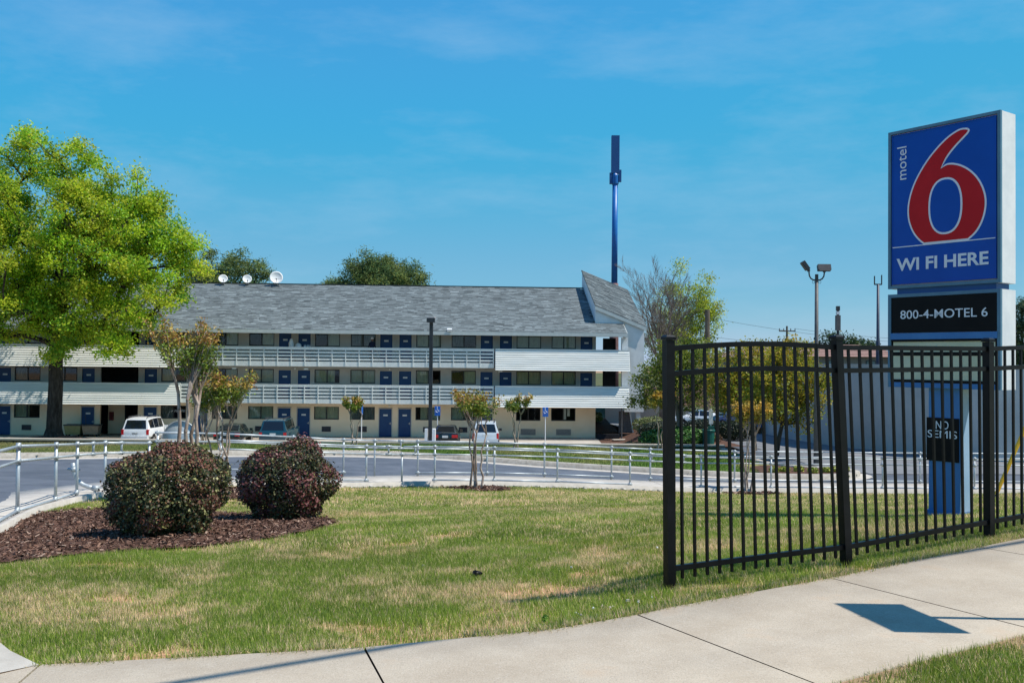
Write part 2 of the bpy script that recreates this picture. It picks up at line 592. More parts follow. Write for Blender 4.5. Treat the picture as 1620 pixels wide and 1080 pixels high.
CP = [(-8, 12.2, -.62), (-6.70, 12.5, -.70), (-7.45, 15, -.84), (-8.0, 17, -1.02), (-8.31, 19.3, -1.19), (-8.1, 22, -1.39), (-6.93, 23.8, -1.54),
      (-4.6, 26.1, -1.86), (-3.0, 27, -1.95), (-1.26, 27.9, -2.03), (1.37, 28.6, -2.15), (3.74, 29.3, -2.3), (5.95, 29.6, -2.4), (9.9, 30.3, -2.47),
      (13.06, 30.6, -2.5), (16.2, 30.7, -2.5), (24, 31, -2.5), (-18.1, 33.7, -2.04), (-12.4, 36.8, -2.19), (-7.4, 38.7, -2.3), (-2.7, 38, -2.34),
      (1.0, 36.9, -2.46), (4.56, 35.7, -2.52), (7.2, 34.6, -2.56), (10.3, 34.3, -2.6), (12.4, 35, -2.63), (13.6, 36.3, -2.64), (-30, 30, -1.8),
      (-20, 20, -1.1), (-14, 12, -.6), (-27.2, 50.5, -3.14), (-13.7, 50.5, -3.05), (-3.6, 50.5, -3.02), (6.4, 50.5, -3.06), (11.1, 50.5, -3.08),
      (-45, 50.5, -3.2), (16.2, 62, -3.15), (15, 46, -2.75), (18.2, 39.5, -2.64), (21, 37, -2.6), (10.9, 42, -2.85), (13.7, 42, -2.75), (17.2, 67, -3.2),
      (30, 40, -2.6), (12, 70, -3.3), (34, 66, -3.2), (.15, 7.4, -.2), (-1.6, 7.6, -.27), (-4.4, 12, -.585), (-3.46, 15, -.885), (5.66, 12.2, -.3), (2.6, 12.8, -.42), (0, 12, -.45),
      (3, 20, -1.25), (9.4, 18, -.85), (10, 24, -1.7), (16, 22, -1.3), (-2, 20, -1.35), (12, 12, .0), (20, 16, -.2), (26, 22, -1.2)]
for x, y in [(-6, 8), (-2.8, 5.7), (-.9, 5.8), (1.1, 6.6), (2.4, 7.2), (4.6, 8.5), (8, 10.4), (14, 13.8), (-2.8, 3), (0, 3), (3, 4), (6, 6), (10, 8), (16, 11),
             (-6, 1), (0, 0), (8, 0), (16, 2), (1.2, 7.2), (2.75, 7.75), (4.38, 8.71)]:
    CP.append((x, y, .04 * (x - 2.3) - (.10 if (x, y) == (-6, 8) else 0)))
CP = np.array(CP)


def _k(r2):
    return np.where(r2 > 1e-12, r2 * np.log(np.maximum(r2, 1e-12)), 0)


def _fit(P, lam=.4):
    n = len(P)
    A = np.zeros((n + 3, n + 3))
    d = ((P[:, None, :2] - P[None, :, :2]) ** 2).sum(-1)
    A[:n, :n] = _k(d) + lam * np.eye(n)
    A[:n, n] = 1
    A[:n, n + 1:] = P[:, :2]
    A[n, :n] = 1
    A[n + 1:, :n] = P[:, :2].T
    return np.linalg.solve(A, np.r_[P[:, 2], 0, 0, 0])


TW = _fit(CP)


def H(x, y):
    x, y = np.asarray(x, float), np.asarray(y, float)
    s = x.shape
    x, y = x.ravel(), y.ravel()
    out = np.empty(len(x))
    for i in range(0, len(x), 20000):
        a, b = x[i:i + 20000], y[i:i + 20000]
        d = (a[:, None] - CP[None, :, 0]) ** 2 + (b[:, None] - CP[None, :, 1]) ** 2
        out[i:i + 20000] = _k(d) @ TW[:-3] + TW[-3] + TW[-2] * a + TW[-1] * b
    return out.reshape(s)


def h1(x, y):
    return float(H(np.array([x]), np.array([y]))[0])


def inside(poly, x, y):
    x, y = np.asarray(x), np.asarray(y)
    r = np.zeros(x.shape, bool)
    n = len(poly)
    for i in range(n):
        x0, y0 = poly[i]
        x1, y1 = poly[(i + 1) % n]
        if y0 == y1:
            continue
        c = ((y0 > y) != (y1 > y)) & (x < (x1 - x0) * (y - y0) / (y1 - y0) + x0)
        r ^= c
    return r


def resample(pts, step):
    pts = np.array(pts, float)
    d = np.r_[0, np.cumsum(np.linalg.norm(np.diff(pts, axis=0), axis=1))]
    n = max(2, int(d[-1] / step) + 1)
    t = np.linspace(0, d[-1], n)
    return np.stack([np.interp(t, d, pts[:, k]) for k in range(pts.shape[1])], 1)


def smooth_path(pts, step, it=2):
    p = np.array(pts, float)
    for _ in range(it):
        q = np.empty((2 * (len(p) - 1), p.shape[1]))
        q[0::2] = p[:-1] * .75 + p[1:] * .25
        q[1::2] = p[:-1] * .25 + p[1:] * .75
        p = np.vstack([p[:1], q, p[-1:]])
    return resample(p, step)


def offset_path(p, d):
    t = np.gradient(p, axis=0)
    t /= np.linalg.norm(t, axis=1)[:, None]
    return p + np.stack([-t[:, 1], t[:, 0]], 1) * d   # left of the direction of travel


def grid_obj(name, x0, x1, y0, y1, step, zf, m, mask=None, col=None, kind='structure', parent=None, label=None):
    nx, ny = int((x1 - x0) / step) + 1, int((y1 - y0) / step) + 1
    X, Y = np.meshgrid(np.linspace(x0, x1, nx), np.linspace(y0, y1, ny))
    Z = zf(X, Y)
    idx = np.arange(nx * ny).reshape(ny, nx)
    F = np.stack([idx[:-1, :-1], idx[:-1, 1:], idx[1:, 1:], idx[1:, :-1]], -1).reshape(-1, 4)
    V = np.stack([X, Y, Z], -1).reshape(-1, 3)
    if mask is not None:
        c = V[F].mean(1)
        F = F[mask(c[:, 0], c[:, 1])]
    us, inv = np.unique(F.ravel(), return_inverse=True)
    V = V[us]
    F = inv.reshape(F.shape)
    cc = col(V[:, 0], V[:, 1]) if col else None
    o = np_obj(name, V, F, m, parent, cc, smooth=True)
    return tag(o, label=label, kind=kind)


def ribbon(name, A, B, za, zb, m, parent=None, skirt=0.0, kind=None, n=1, wall_a=0.0, wall_b=0.0):
    """a strip of surface between two paths (arrays of x,y) with heights za, zb; optional vertical skirts down each side"""
    A, B = np.asarray(A), np.asarray(B)
    k = len(A)
    rows = []
    for j in range(n + 1):
        t = j / n
        rows.append(np.c_[A * (1 - t) + B * t, za * (1 - t) + zb * t])
    if wall_a:
        rows.insert(0, np.c_[A, za - wall_a])
    if wall_b:
        rows.append(np.c_[B, zb - wall_b])
    V = np.concatenate(rows)
    F = []
    for r in range(len(rows) - 1):
        for i in range(k - 1):
            F.append((r * k + i, r * k + i + 1, (r + 1) * k + i + 1, (r + 1) * k + i))
    o = np_obj(name, V, F, m, parent)
    if kind:
        o['kind'] = kind
    return o


# ------------------------------------------------------------------ ground plan
WALK_FAR = [(-2.79, 5.69), (-1.92, 5.75), (-.89, 5.84), (.26, 6.09), (1.11, 6.55), (2.40, 7.22), (3.32, 7.77), (4.57, 8.50), (8, 10.5), (14, 14.0), (24, 19.8)]
JOINTS = [((-2.79, 5.69), (-2.55, 3.9)), ((-.89, 5.84), (-.40, 4.28)), ((.85, 6.38), (1.60, 4.93)), ((2.43, 7.24), (3.18, 5.76)), ((4.02, 8.18), (4.85, 6.72)),
          ((5.62, 9.11), (6.45, 7.65)), ((7.22, 10.05), (8.05, 8.6)), ((8.85, 11.0), (9.7, 9.55)), ((10.5, 11.96), (11.3, 10.5)), ((12.1, 12.9), (12.9, 11.45)),
          ((13.7, 13.83), (14.5, 12.4))]
NEARP = smooth_path([(-2.79, 5.69), (-3.4, 6.3), (-5.0, 8.6), (-6.1, 10.8), (-6.70, 12.5), (-7.45, 15), (-8.0, 17), (-8.31, 19.3), (-8.1, 21.8), (-6.93, 23.8), (-4.6, 26.0), (-3.0, 27),
                     (-1.26, 27.8), (1.37, 28.6), (3.74, 29.25), (5.95, 29.65), (9.9, 30.2), (13.06, 30.5), (17, 30.7), (26, 31)], 0.5)
FARP = offset_path(NEARP, 2.05)
walkfar_s = resample(WALK_FAR, 0.3)


def far_at(p):
    return p


mulch_main = [(-5.9, 9.9), (-5.24, 9.75), (-4.53, 10.35), (-3.62, 10.70), (-2.92, 11.3), (-2.52, 12.3), (-2.45, 13.6), (-3.0, 15.1), (-3.89, 15.9), (-4.72, 16.2), (-5.59, 16.5),
              (-6.9, 16.5), (-7.35, 15.8), (-7.5, 14.6), (-6.95, 12.8), (-6.3, 11.4)]
mulch_ramp = [(-1.95, 26.7), (-1.5, 26.2), (-.9, 25.6), (-.3, 25.9), (.1, 26.9), (-.3, 27.7), (-1.2, 27.4)]
mulch_right = [(6.6, 29.4), (7.4, 29.0), (8.3, 29.3), (8.5, 29.8), (7.5, 29.85), (6.6, 29.6)]
mulch_left = [(-7.3, 20.6), (-6.3, 19.3), (-5.6, 20.2), (-5.7, 21.6), (-6.6, 22.9), (-7.4, 22.6)]
MULCHES = [mulch_main, mulch_ramp, mulch_right, mulch_left]
slab_poly = [j[0] for j in JOINTS] + [j[1] for j in reversed(JOINTS)]
slab_poly = list(map(tuple, walkfar_s[walkfar_s[:, 0] <= 13.7])) + [j[1] for j in reversed(JOINTS)]
apron_poly = list(map(tuple, NEARP[:10])) + list(map(tuple, FARP[:10][::-1]))
ramp_poly = list(map(tuple, NEARP)) + list(map(tuple, FARP[::-1]))
lawn_poly = list(map(tuple, NEARP)) + [(26, 0), (-2.6, 0), (-2.6, 4.0)]

BARE = [(.42, 7.85, .42, .3), (-1.32, 10.6, .5, .28), (-1.1, 6.5, .38, .16), (-2.0, 5.95, .55, .14), (.2, 6.65, .38, .16), (.9, 6.85, .3, .1), (-.66, 11.4, .4, .2), (.75, 8.15, .35, .2),
        (1.7, 7.25, .6, .07), (2.6, 7.62, .6, .07), (-3.9, 9.6, .5, .3), (.3, 10.2, .5, .3), (-3.2, 7.9, .4, .2), (1.0, 9.2, .3, .15), (-.2, 7.0, .3, .1)]


def lawn_cols(x, y):
    """straw (0) to green (1) and bare soil amount, from drifting patches of growth"""
    g = fbm(x, y, 0.5, 3, 4) * 0.42 + fbm(x, y, 2.4, 9, 3) * 0.38 + vnoise(x * 7, y * 7, 44) * 0.20
    far = np.clip((y - 8) / 14, 0, 1)
    g = np.clip((g - 0.388 - 0.04 * far) / 0.17, 0, 1)
    g = g * (1 - 0.22 * far)
    # greener strips at the beds and ramp edge, drier by the bed front
    b = np.zeros_like(x)
    for cx, cy, rx, ry in BARE:
        rx, ry = rx * .95, ry * 1.1
        d = ((x - cx) / rx) ** 2 + ((y - cy) / ry) ** 2
        b = np.maximum(b, np.clip(1.4 - d * 0.7 - (fbm(x, y, 3.4, 5, 4) - .42) * 4.6, 0, 1))
    rough = np.clip((fbm(x, y, 1.1, 31, 4) - 0.60) / 0.05, 0, 1) * 0.7
    return g, np.maximum(b, rough)


C_GREEN = np.array([0.13, 0.225, 0.028])
C_GREEN2 = np.array([0.36, 0.43, 0.07])
C_STRAW = np.array([0.68, 0.53, 0.31])
C_SOIL = np.array([0.50, 0.28, 0.155])


def lawn_ground_col(x, y):
    g, b = lawn_cols(x, y)
    base = C_STRAW * 0.8 * (1 - g)[:, None] + (C_GREEN * 1.0 + 0.02) * g[:, None]
    return base * (1 - b)[:, None] + C_SOIL * b[:, None]


# the wide ground under everything
ground = MB()
ground.box(-900, 900, -300, 1500, -9.5, -6.0)
ground.build('ground', m_earth, kind='structure')

lawn = grid_obj('lawn', -9.2, 26, 0, 31.6, 0.16, lambda X, Y: H(X, Y) - 0.03, m_lawn,
                mask=lambda x, y: inside(lawn_poly, x, y), col=lawn_ground_col)


def blades(n, y0, y1, ln, wd, seed):
    r = np.random.default_rng(seed)
    y = np.sqrt(r.uniform(y0 * y0, y1 * y1, n))
    x = r.uniform(-1, 1, n) * (y * 0.56 + 1.9)
    ok = inside(lawn_poly, x, y) & ~inside(slab_poly, x, y)
    for mpoly in MULCHES:
        ok &= ~inside(mpoly, x, y)
    x, y = x[ok], y[ok]
    g, b = lawn_cols(x, y)
    ok = r.uniform(size=len(x)) > b * 0.85
    x, y, g, b = x[ok], y[ok], g[ok], b[ok]
    k = len(x)
    z = H(x, y) - 0.035
    az = r.uniform(0, 2 * PI, k)
    green = r.uniform(size=k) < (0.22 + 0.62 * g)
    L = ln * r.uniform(0.5, 1.35, k) * (0.7 + 0.6 * vnoise(x * 1.7, y * 1.7, 77)) * np.where(green, 1.0, 1.1)
    lean = np.where(green, r.uniform(0.25, 1.15, k), r.uniform(0.7, 1.5, k))
    dx, dy = np.cos(az), np.sin(az)
    W = wd * r.uniform(0.7, 1.3, k)
    tip = np.stack([x + dx * L * np.sin(lean), y + dy * L * np.sin(lean), z + 0.025 + L * np.cos(lean)], 1)
    base = np.stack([x, y, z], 1)
    sd_ = np.stack([-dy * W, dx * W, np.zeros(k)], 1)
    V = np.stack([base - sd_, base + sd_, tip], 1).reshape(-1, 3)
    F = np.arange(3 * k).reshape(-1, 3)
    t = r.uniform(size=k)[:, None]
    pz = vnoise(x * .9, y * .9, 15)[:, None]
    cg = (C_GREEN * (1 - t) + C_GREEN2 * t) * (.8 + .4 * pz)
    cs = C_STRAW * (0.6 + 0.7 * t)
    c = np.where(green[:, None], cg, cs) * r.uniform(0.7, 1.25, k)[:, None]
    return V, F, np.repeat(c, 3, 0)


def grass_obj(name, sets, parent=None):
    Vs, Fs, Cs, o = [], [], [], 0
    for V, F, c in sets:
        Vs.append(V)
        Fs.append(F + o)
        Cs.append(c)
        o += len(V)
    return np_obj(name, np.concatenate(Vs), np.concatenate(Fs), m_blade, parent, np.concatenate(Cs))


gr = grass_obj('grass', [blades(1050000, 2.6, 10.5, 0.042, 0.0032, 1), blades(620000, 10.5, 18, 0.05, 0.0058, 2), blades(420000, 18, 31.2, 0.06, 0.010, 3)])
tag(gr, 'short patchy green and straw coloured lawn grass', 'grass', kind='stuff')

# pavement slabs: one object each
# loose blades leaning over the slab edge
r_ = np.random.default_rng(88)
ed = resample(WALK_FAR, .002)
ed = ed[ed[:, 0] < 9]
ei = r_.integers(0, len(ed), 16000)
x = ed[ei, 0] + r_.normal(size=16000) * .03
y = ed[ei, 1] + r_.normal(size=16000) * .03 + .012
keep = vnoise(x * 3.2, y * 3.2, 19) > .4
x, y = x[keep], y[keep]
az = r_.uniform(0, 2 * PI, len(x))
L = r_.uniform(.03, .075, len(x))
le = r_.uniform(.3, 1.3, len(x))
zz_ = .04 * (x - 2.3) + .004
tp = np.stack([x + np.cos(az) * L * np.sin(le), y + np.sin(az) * L * np.sin(le), zz_ + .01 + L * np.cos(le)], 1)
bs = np.stack([x, y, zz_], 1)
sdv = np.stack([-np.sin(az) * .003, np.cos(az) * .003, 0 * az], 1)
cc_ = np.where((r_.uniform(size=len(x)) < .55)[:, None], C_GREEN * .6 + C_GREEN2 * .4, C_STRAW) * r_.uniform(.7, 1.2, len(x))[:, None]
o = np_obj('edge_grass', np.stack([bs - sdv, bs + sdv, tp], 1).reshape(-1, 3), np.arange(3 * len(x)).reshape(-1, 3), m_blade, None, np.repeat(cc_, 3, 0))
tag(o, 'ragged fringe of grass growing over the sidewalk edge', 'grass', kind='stuff')

side = empty('sidewalk', (0, 0, 0), kind='structure')
for i in range(len(JOINTS) - 1):
    a0, b0 = JOINTS[i]
    a1, b1 = JOINTS[i + 1]
    if i == 0:
        fa = resample([a0, (-1.92, 5.75), a1], 0.3)
    elif i == 1:
        fa = resample([a0, (.26, 6.09), a1], 0.3)
    elif i == 2:
        fa = resample([a0, (1.11, 6.55), a1], 0.3)
    else:
        fa = resample([a0, a1], 0.4)
    nb = np.stack([np.linspace(b0[0], b1[0], len(fa)), np.linspace(b0[1], b1[1], len(fa))], 1)
    d = (fa[-1] - fa[0]) / np.linalg.norm(fa[-1] - fa[0]) * 0.006
    fa, nb = fa.copy(), nb.copy()
    fa[0] += d
    nb[0] += d
    fa[-1] -= d
    nb[-1] -= d
    ins = (nb[0] - fa[0]) / np.linalg.norm(nb[0] - fa[0]) * 0.012
    zt = lambda p: .04 * (p[:, 0] - 2.3) + 0.02
    rows = [np.c_[fa, zt(fa) - 0.12], np.c_[fa, zt(fa) - 0.012], np.c_[fa + ins, zt(fa)]]
    for t in (0.33, 0.66):
        q = fa * (1 - t) + nb * t
        rows.append(np.c_[q, zt(q)])
    rows += [np.c_[nb - ins, zt(nb)], np.c_[nb, zt(nb) - 0.012], np.c_[nb, zt(nb) - 0.12]]
    k = len(fa)
    V = np.concatenate(rows)
    F = [(r * k + j, (r + 1) * k + j, (r + 1) * k + j + 1, r * k + j + 1) for r in range(len(rows) - 1) for j in range(k - 1)]
    np_obj('slab', V, F, m_conc, side)
MB().add([(x_, y_, .04 * (x_ - 2.3) + dz_) for dz_ in (.018, -.2) for x_, y_ in ((-2.80, 5.68), (-4.26, 4.24), (-5.2, 2.9), (-2.565, 3.9))],
         [(0, 1, 2, 3), (0, 4, 5, 1), (3, 7, 4, 0)]).build('slab', m_conc, side)
bed = MB()
for i in range(len(JOINTS) - 1):
    q = [JOINTS[i][0], JOINTS[i + 1][0], JOINTS[i + 1][1], JOINTS[i][1]]
    bed.add([(x, y, .04 * (x - 2.3) - 0.012) for x, y in q], [(0, 3, 2, 1)])
bed.build('slab_bed', m_mulch, side)
# reddish soil edge along the verge
ea = np.array([j[1] for j in JOINTS])
eb = np.array([(j[1][0] + 0.03, j[1][1] - 0.07) for j in JOINTS])
ea, eb = resample(ea, 0.4), resample(eb, 0.4)
kk = min(len(ea), len(eb))
ribbon('slab_edge', ea[:kk], eb[:kk], .04 * (ea[:kk, 0] - 2.3) + 0.004, .04 * (eb[:kk, 0] - 2.3) - 0.02, m_earth, side, wall_b=0.04)

# concrete ramp walk that curves down to the driveway, in pieces
ramp = empty('ramp_walk', (0, 0, 0), kind='structure')
zr = H(NEARP[:, 0], NEARP[:, 1])
i = 0
while i < len(NEARP) - 1:
    j = min(i + 6, len(NEARP) - 1)
    A, B = offset_path(NEARP, .012)[i:j + 1].copy(), FARP[i:j + 1].copy()
    za = zr[i:j + 1] + 0.02 + np.clip((A[:, 1] - 8) / 3, 0, 1) * 0.03 + np.clip((A[:, 1] - 24) / 3, 0, 1) * 0.03
    zb = za + 0.0
    if i:
        e = (A[1] - A[0]) / np.linalg.norm(A[1] - A[0]) * 0.012
        A[0] += e
        B[0] += e
    ribbon('ramp_slab', A, B, za, zb, m_conc2, ramp, n=2, wall_a=0.45, wall_b=0.45)
    # raised kerb along the lawn side
    if A[0, 1] > 7.5:
        t = offset_path(NEARP, 0.12)[i:j + 1]
        ribbon('ramp_kerb', NEARP[i:j + 1], t, za + 0.05, za + 0.05, m_conc2, ramp, wall_a=0.5, wall_b=0.06)
    i = j

r_ = np.random.default_rng(91)
rb = MB()
npp = NEARP[(NEARP[:, 1] > 26) & (NEARP[:, 0] < 7)]
for k in range(170):
    q = npp[r_.integers(0, len(npp))] + np.array([r_.normal() * .2, -abs(r_.normal()) * .1 - .03])
    s_ = r_.uniform(.015, .055)
    rb.cbox((q[0], q[1], h1(q[0], q[1]) + s_ * .3), (s_ * 2.2, s_ * 1.6, s_ * 1.2), rz=r_.uniform(0, 6), rx=r_.normal() * .3, ry=r_.normal() * .3)
o = rb.build('rubble', m_conc2, None)
tag(o, 'broken concrete rubble along the lawn side of the ramp', 'rubble', kind='stuff')

# asphalt driveway and lot to the right
DRIVE = [(-9, 8), (-40, 20), (-48, 34), (-48, 50.4), (11.3, 50.4), (12.5, 52), (11.2, 69), (36, 69), (36, 31), (26, 31)] + list(map(tuple, FARP[::-1][:-6]))
drive = grid_obj('driveway', -48, 36, 8, 69.5, 0.5, lambda X, Y: H(X, Y) + 0.0, m_asph,
                 mask=lambda x, y: inside(DRIVE, x, y) | inside(ramp_poly, x, y) & (y > 11))
lotp = [(13.2, 37.6), (14.9, 37.0), (34, 37.0), (34, 68.5), (12.3, 68.5), (13.4, 52), (12.6, 46)]
grid_obj('parking_lot', 12, 34.5, 36.5, 69, 0.5, lambda X, Y: H(X, Y) + 0.02, m_lot, mask=lambda x, y: inside(lotp, x, y))

# island with grass, its kerb and gutter
KERB = smooth_path([(-46, 29), (-30, 31.5), (-18.1, 33.7), (-12.4, 36.8), (-7.4, 38.7), (-2.7, 38.2), (1.0, 37.0), (4.56, 35.8), (7.2, 35.0), (10.3, 34.5), (12.3, 34.9), (13.5, 36.2),
                    (13.2, 37.6), (11.9, 38.6), (11.0, 41), (11.3, 46), (11.35, 50.4)], 0.5)
island_poly = list(map(tuple, offset_path(KERB, 0.2))) + [(11.3, 50.6), (-46, 50.6)]


def isl_z(X, Y):
    return H(X, Y) + 0.14


def isl_col(x, y):
    g = np.clip((fbm(x, y, 0.5, 21, 4) - 0.36) / 0.2, 0, 1)[:, None]
    dry = np.clip((-10 - x) / 12, 0, 1)[:, None] * 0.6
    c = np.array([.11, .19, .03]) * g + np.array([.24, .24, .08]) * (1 - g)
    return c * (1 - dry) + np.array([.32, .27, .13]) * dry


isl = empty('traffic_island', (0, 0, 0), kind='structure')
grid_obj('island_turf', -46, 13.8, 29.5, 50.6, 0.4, isl_z, m_lawn, mask=lambda x, y: inside(island_poly, x, y), col=isl_col, parent=isl, kind=None)
r_ = np.random.default_rng(5)
x = r_.uniform(-30, 13.5, 150000)
y = r_.uniform(33, 50.5, 150000)
okm = inside(island_poly, x, y) & ~((x > 9.6) & (y < 41))
x, y = x[okm], y[okm]
z = isl_z(x, y) - 0.01
az = r_.uniform(0, 2 * PI, len(x))
L = r_.uniform(0.05, 0.13, len(x))
le = r_.uniform(0.1, 0.9, len(x))
tp = np.stack([x + np.cos(az) * L * np.sin(le), y + np.sin(az) * L * np.sin(le), z + L * np.cos(le)], 1)
bs = np.stack([x, y, z], 1)
sdv = np.stack([-np.sin(az) * .018, np.cos(az) * .018, 0 * az], 1)
Vb = np.stack([bs - sdv, bs + sdv, tp], 1).reshape(-1, 3)
cb = isl_col(x, y) * r_.uniform(.7, 1.3, len(x))[:, None]
o = np_obj('grass', Vb, np.arange(len(Vb)).reshape(-1, 3), m_blade, None, np.repeat(cb, 3, 0))
tag(o, 'bright green grass on the strip below the low wall', 'grass', kind='stuff')
kz = H(KERB[:, 0], KERB[:, 1])
kerb_in = offset_path(KERB, 0.35)
i = 0
while i < len(KERB) - 1:
    j = min(i + 6, len(KERB) - 1)
    s_ = slice(i, j + 1)
    A = KERB[s_].copy()
    e = (A[1] - A[0]) / np.linalg.norm(A[1] - A[0]) * 0.01
    A[0] += e
    ribbon('kerb', A, kerb_in[s_], kz[s_] + 0.2, kz[s_] + 0.2, m_curb, isl, wall_a=0.3, wall_b=0.2)
    ribbon('gutter', offset_path(KERB, -0.45)[s_], KERB[s_], kz[s_] + 0.022, kz[s_] + 0.03, m_conc2, isl)
    i = j
# paved band behind the kerb on the left part
LB = KERB[(KERB[:, 0] < -4.5)]
lin, lout = offset_path(LB, 0.36), offset_path(LB, 1.7)
ribbon('island_path', lin, lout, H(lin[:, 0], lin[:, 1]) + 0.19, H(lout[:, 0], lout[:, 1]) + 0.19, m_conc, isl, n=2)
# mulch at the island tip
ip = smooth_path([(9.3, 35.2), (10.6, 34.95), (12.1, 35.3), (13.0, 36.3), (12.7, 37.3), (11.4, 38.2), (10.4, 39.5), (9.6, 38)], 0.4)


def fill_poly(name, poly, zf, m, step=0.2, parent=None, kind=None, col=None):
    P = np.array(poly)
    return grid_obj(name, P[:, 0].min(), P[:, 0].max(), P[:, 1].min(), P[:, 1].max(), step, zf, m, mask=lambda x, y: inside(poly, x, y), parent=parent, kind=kind, col=col)


fill_poly('island_mulch', list(map(tuple, ip)), lambda X, Y: isl_z(X, Y) + 0.05, m_mulch, 0.2, isl)


def chips(poly, n, zf, size, seed):
    r = np.random.default_rng(seed)
    P = np.array(poly)
    x = r.uniform(P[:, 0].min(), P[:, 0].max(), n)
    y = r.uniform(P[:, 1].min(), P[:, 1].max(), n)
    pc = P.mean(0)
    big = [tuple(pc + (p - pc) * 1.03) for p in P]
    ok = inside(poly, x, y) | (inside(big, x, y) & (r.uniform(size=n) < .35))
    x, y = x[ok], y[ok]
    k = len(x)
    c = np.stack([x, y, zf(x, y) + r.uniform(0, 0.035, k)], 1)
    u_ = r.normal(size=(k, 3)) * [1, 1, .35]
    u_ /= np.linalg.norm(u_, axis=1)[:, None]
    v_ = np.cross(u_, r.normal(size=(k, 3)) * [.35, .35, 1])
    v_ /= np.linalg.norm(v_, axis=1)[:, None]
    a = (size * r.uniform(.5, 1.5, k))[:, None]
    b = a * r.uniform(.2, .5, k)[:, None]
    V = np.stack([c - u_ * a - v_ * b, c + u_ * a - v_ * b * .6, c + u_ * a + v_ * b, c - u_ * a + v_ * b * .7], 1).reshape(-1, 3)
    F = np.arange(4 * k).reshape(-1, 4)
    pal = np.array([[.075, .04, .028], [.14, .075, .052], [.20, .12, .085], [.34, .24, .18], [.045, .025, .02]])
    ci = pal[r.choice(5, k, p=[.3, .3, .2, .08, .12])] * r.uniform(.7, 1.3, k)[:, None]
    return V, F, np.repeat(ci, 4, 0)


BEDS = [(mulch_main, 26000, .022, 'dark brown bark mulch bed around the two round bushes'),
        (mulch_ramp, 1500, .05, 'small mound of bark mulch at the foot of the myrtle by the ramp'),
        (mulch_right, 900, .05, 'thin strip of bark mulch under the myrtle behind the fence'),
        (mulch_left, 1300, .05, 'bark mulch behind and between the two round bushes')]
for k, (poly, n, sz, lab) in enumerate(BEDS):
    pl = list(map(tuple, smooth_path(poly + [poly[0]], 0.15, 1)))
    P = np.array(poly)
    ctr = P.mean(0)
    zf = lambda X, Y: H(X, Y) - 0.012 + 0.05 * (fbm(X, Y, 2.5, 41, 3)) * np.clip(1.6 - 0 * X, 0, 1)
    bo = fill_poly('mulch_bed', pl, zf, m_mulch, 0.12, None, 'stuff')
    tag(bo, lab, 'mulch')
    V, F, c = chips(poly, n, lambda a, b: zf(a, b), sz, 100 + k)
    co = np_obj('bark_chips', V, F, m_chip, bo, c)
    co['kind'] = 'stuff'

# low retaining wall behind the grass strip
rw = empty('retaining_wall', (-17, 50.7, -3.0), label='long low dark concrete retaining wall with pale coping above the grass strip', cat='wall')
for k in range(19):
    x0 = -46 + k * 3.02
    b = MB().box(x0 + .006, x0 + 3.014, 50.55, 50.85, -4.4, -2.83)
    b.build('wall_section', m_wallc, rw, org=rw.location)
    b = MB().box(x0 + .004, x0 + 3.016, 50.50, 50.92, -2.828, -2.74)
    b.build('coping', m_coping, rw, org=rw.location)


# ------------------------------------------------------------------ land behind the wall
def back_z(X, Y):
    lot = -4.22 + np.clip((Y - 63) / 6, 0, 1) * 0.12
    hh = -2.86 - 0.025 * (Y - 51)
    t = np.clip((X - 6.6 - .06 * (Y - 51)) / 2.4, 0, 1)
    t = t * t * (3 - 2 * t)
    return lot * (1 - t) + hh * t


grid_obj('car_park', -60, 6.8, 50.85, 71, 0.8, back_z, mat('car_park_paving', (.36, .33, .28), (.48, .44, .38), .6, .9, spec=.2))
grid_obj('bank', 6.4, 12.6, 50.85, 86, 0.4, lambda X, Y: back_z(X, Y) + 0.015, m_mulch)
bw = MB()
bw.box(-60, 6.3, 68.6, 70.39, -4.3, -4.06)
o = bw.build('walkway', m_walkw, None, kind='structure')
o.rotation_euler = (0, 0, math.atan(.055))
o.location = (0, 0, 0)
# keep the walkway parallel to the front: rotate about the origin point of the building
th = math.atan(.055)
o.location = (70.0 * math.sin(th) + 0.0, 70.0 - 70.0 * math.cos(th), 0)
#SPLIT
# ------------------------------------------------------------------ the motel building (local x along the front, y into the building)
BASE = (0, 70.4, -4.05)
mo = empty('motel_building', BASE, th, 'three storey white motel building with gray shingle roof, open galleries and rows of blue doors', 'building')
UL, UR = -53.0, 6.28
F2, F3 = 2.78, 5.47
WIN = [-52, -49.4, -42.6, -40.0, -35.0, -32.4, -24.62, -20.95, -18.35, -13.58, -10.97, -6.17, -3.56, 1.26, 3.87]
DOOR = [-46.6, -45.2, -37.9, -36.6, -30.7, -26.27, -22.65, -16.65, -15.25, -9.28, -7.87, -1.87, -.45, 5.57]
REC = (-29.84, -27.15)
WW, DW = 1.82, 0.9


def front_wall(z0, ztop, wins, doors, rec, m, wz0, wz1, dz1, name='wall'):
    ops = [(c - WW / 2, c + WW / 2, wz0, wz1) for c in wins] + [(c - DW / 2 - .06, c + DW / 2 + .06, z0, dz1 + .06) for c in doors]
    if rec:
        ops.append((rec[0], rec[1], z0, ztop - .1))
    ops.sort()
    b = MB()
    x = UL
    for a, c, l, h in ops:
        b.box(x, a, 0, .2, z0, ztop)
        if l > z0:
            b.box(a, c, 0, .2, z0, l)
        b.box(a, c, 0, .2, h, ztop)
        x = c
    b.box(x, UR, 0, .2, z0, ztop)
    return b.build(name, m, mo)


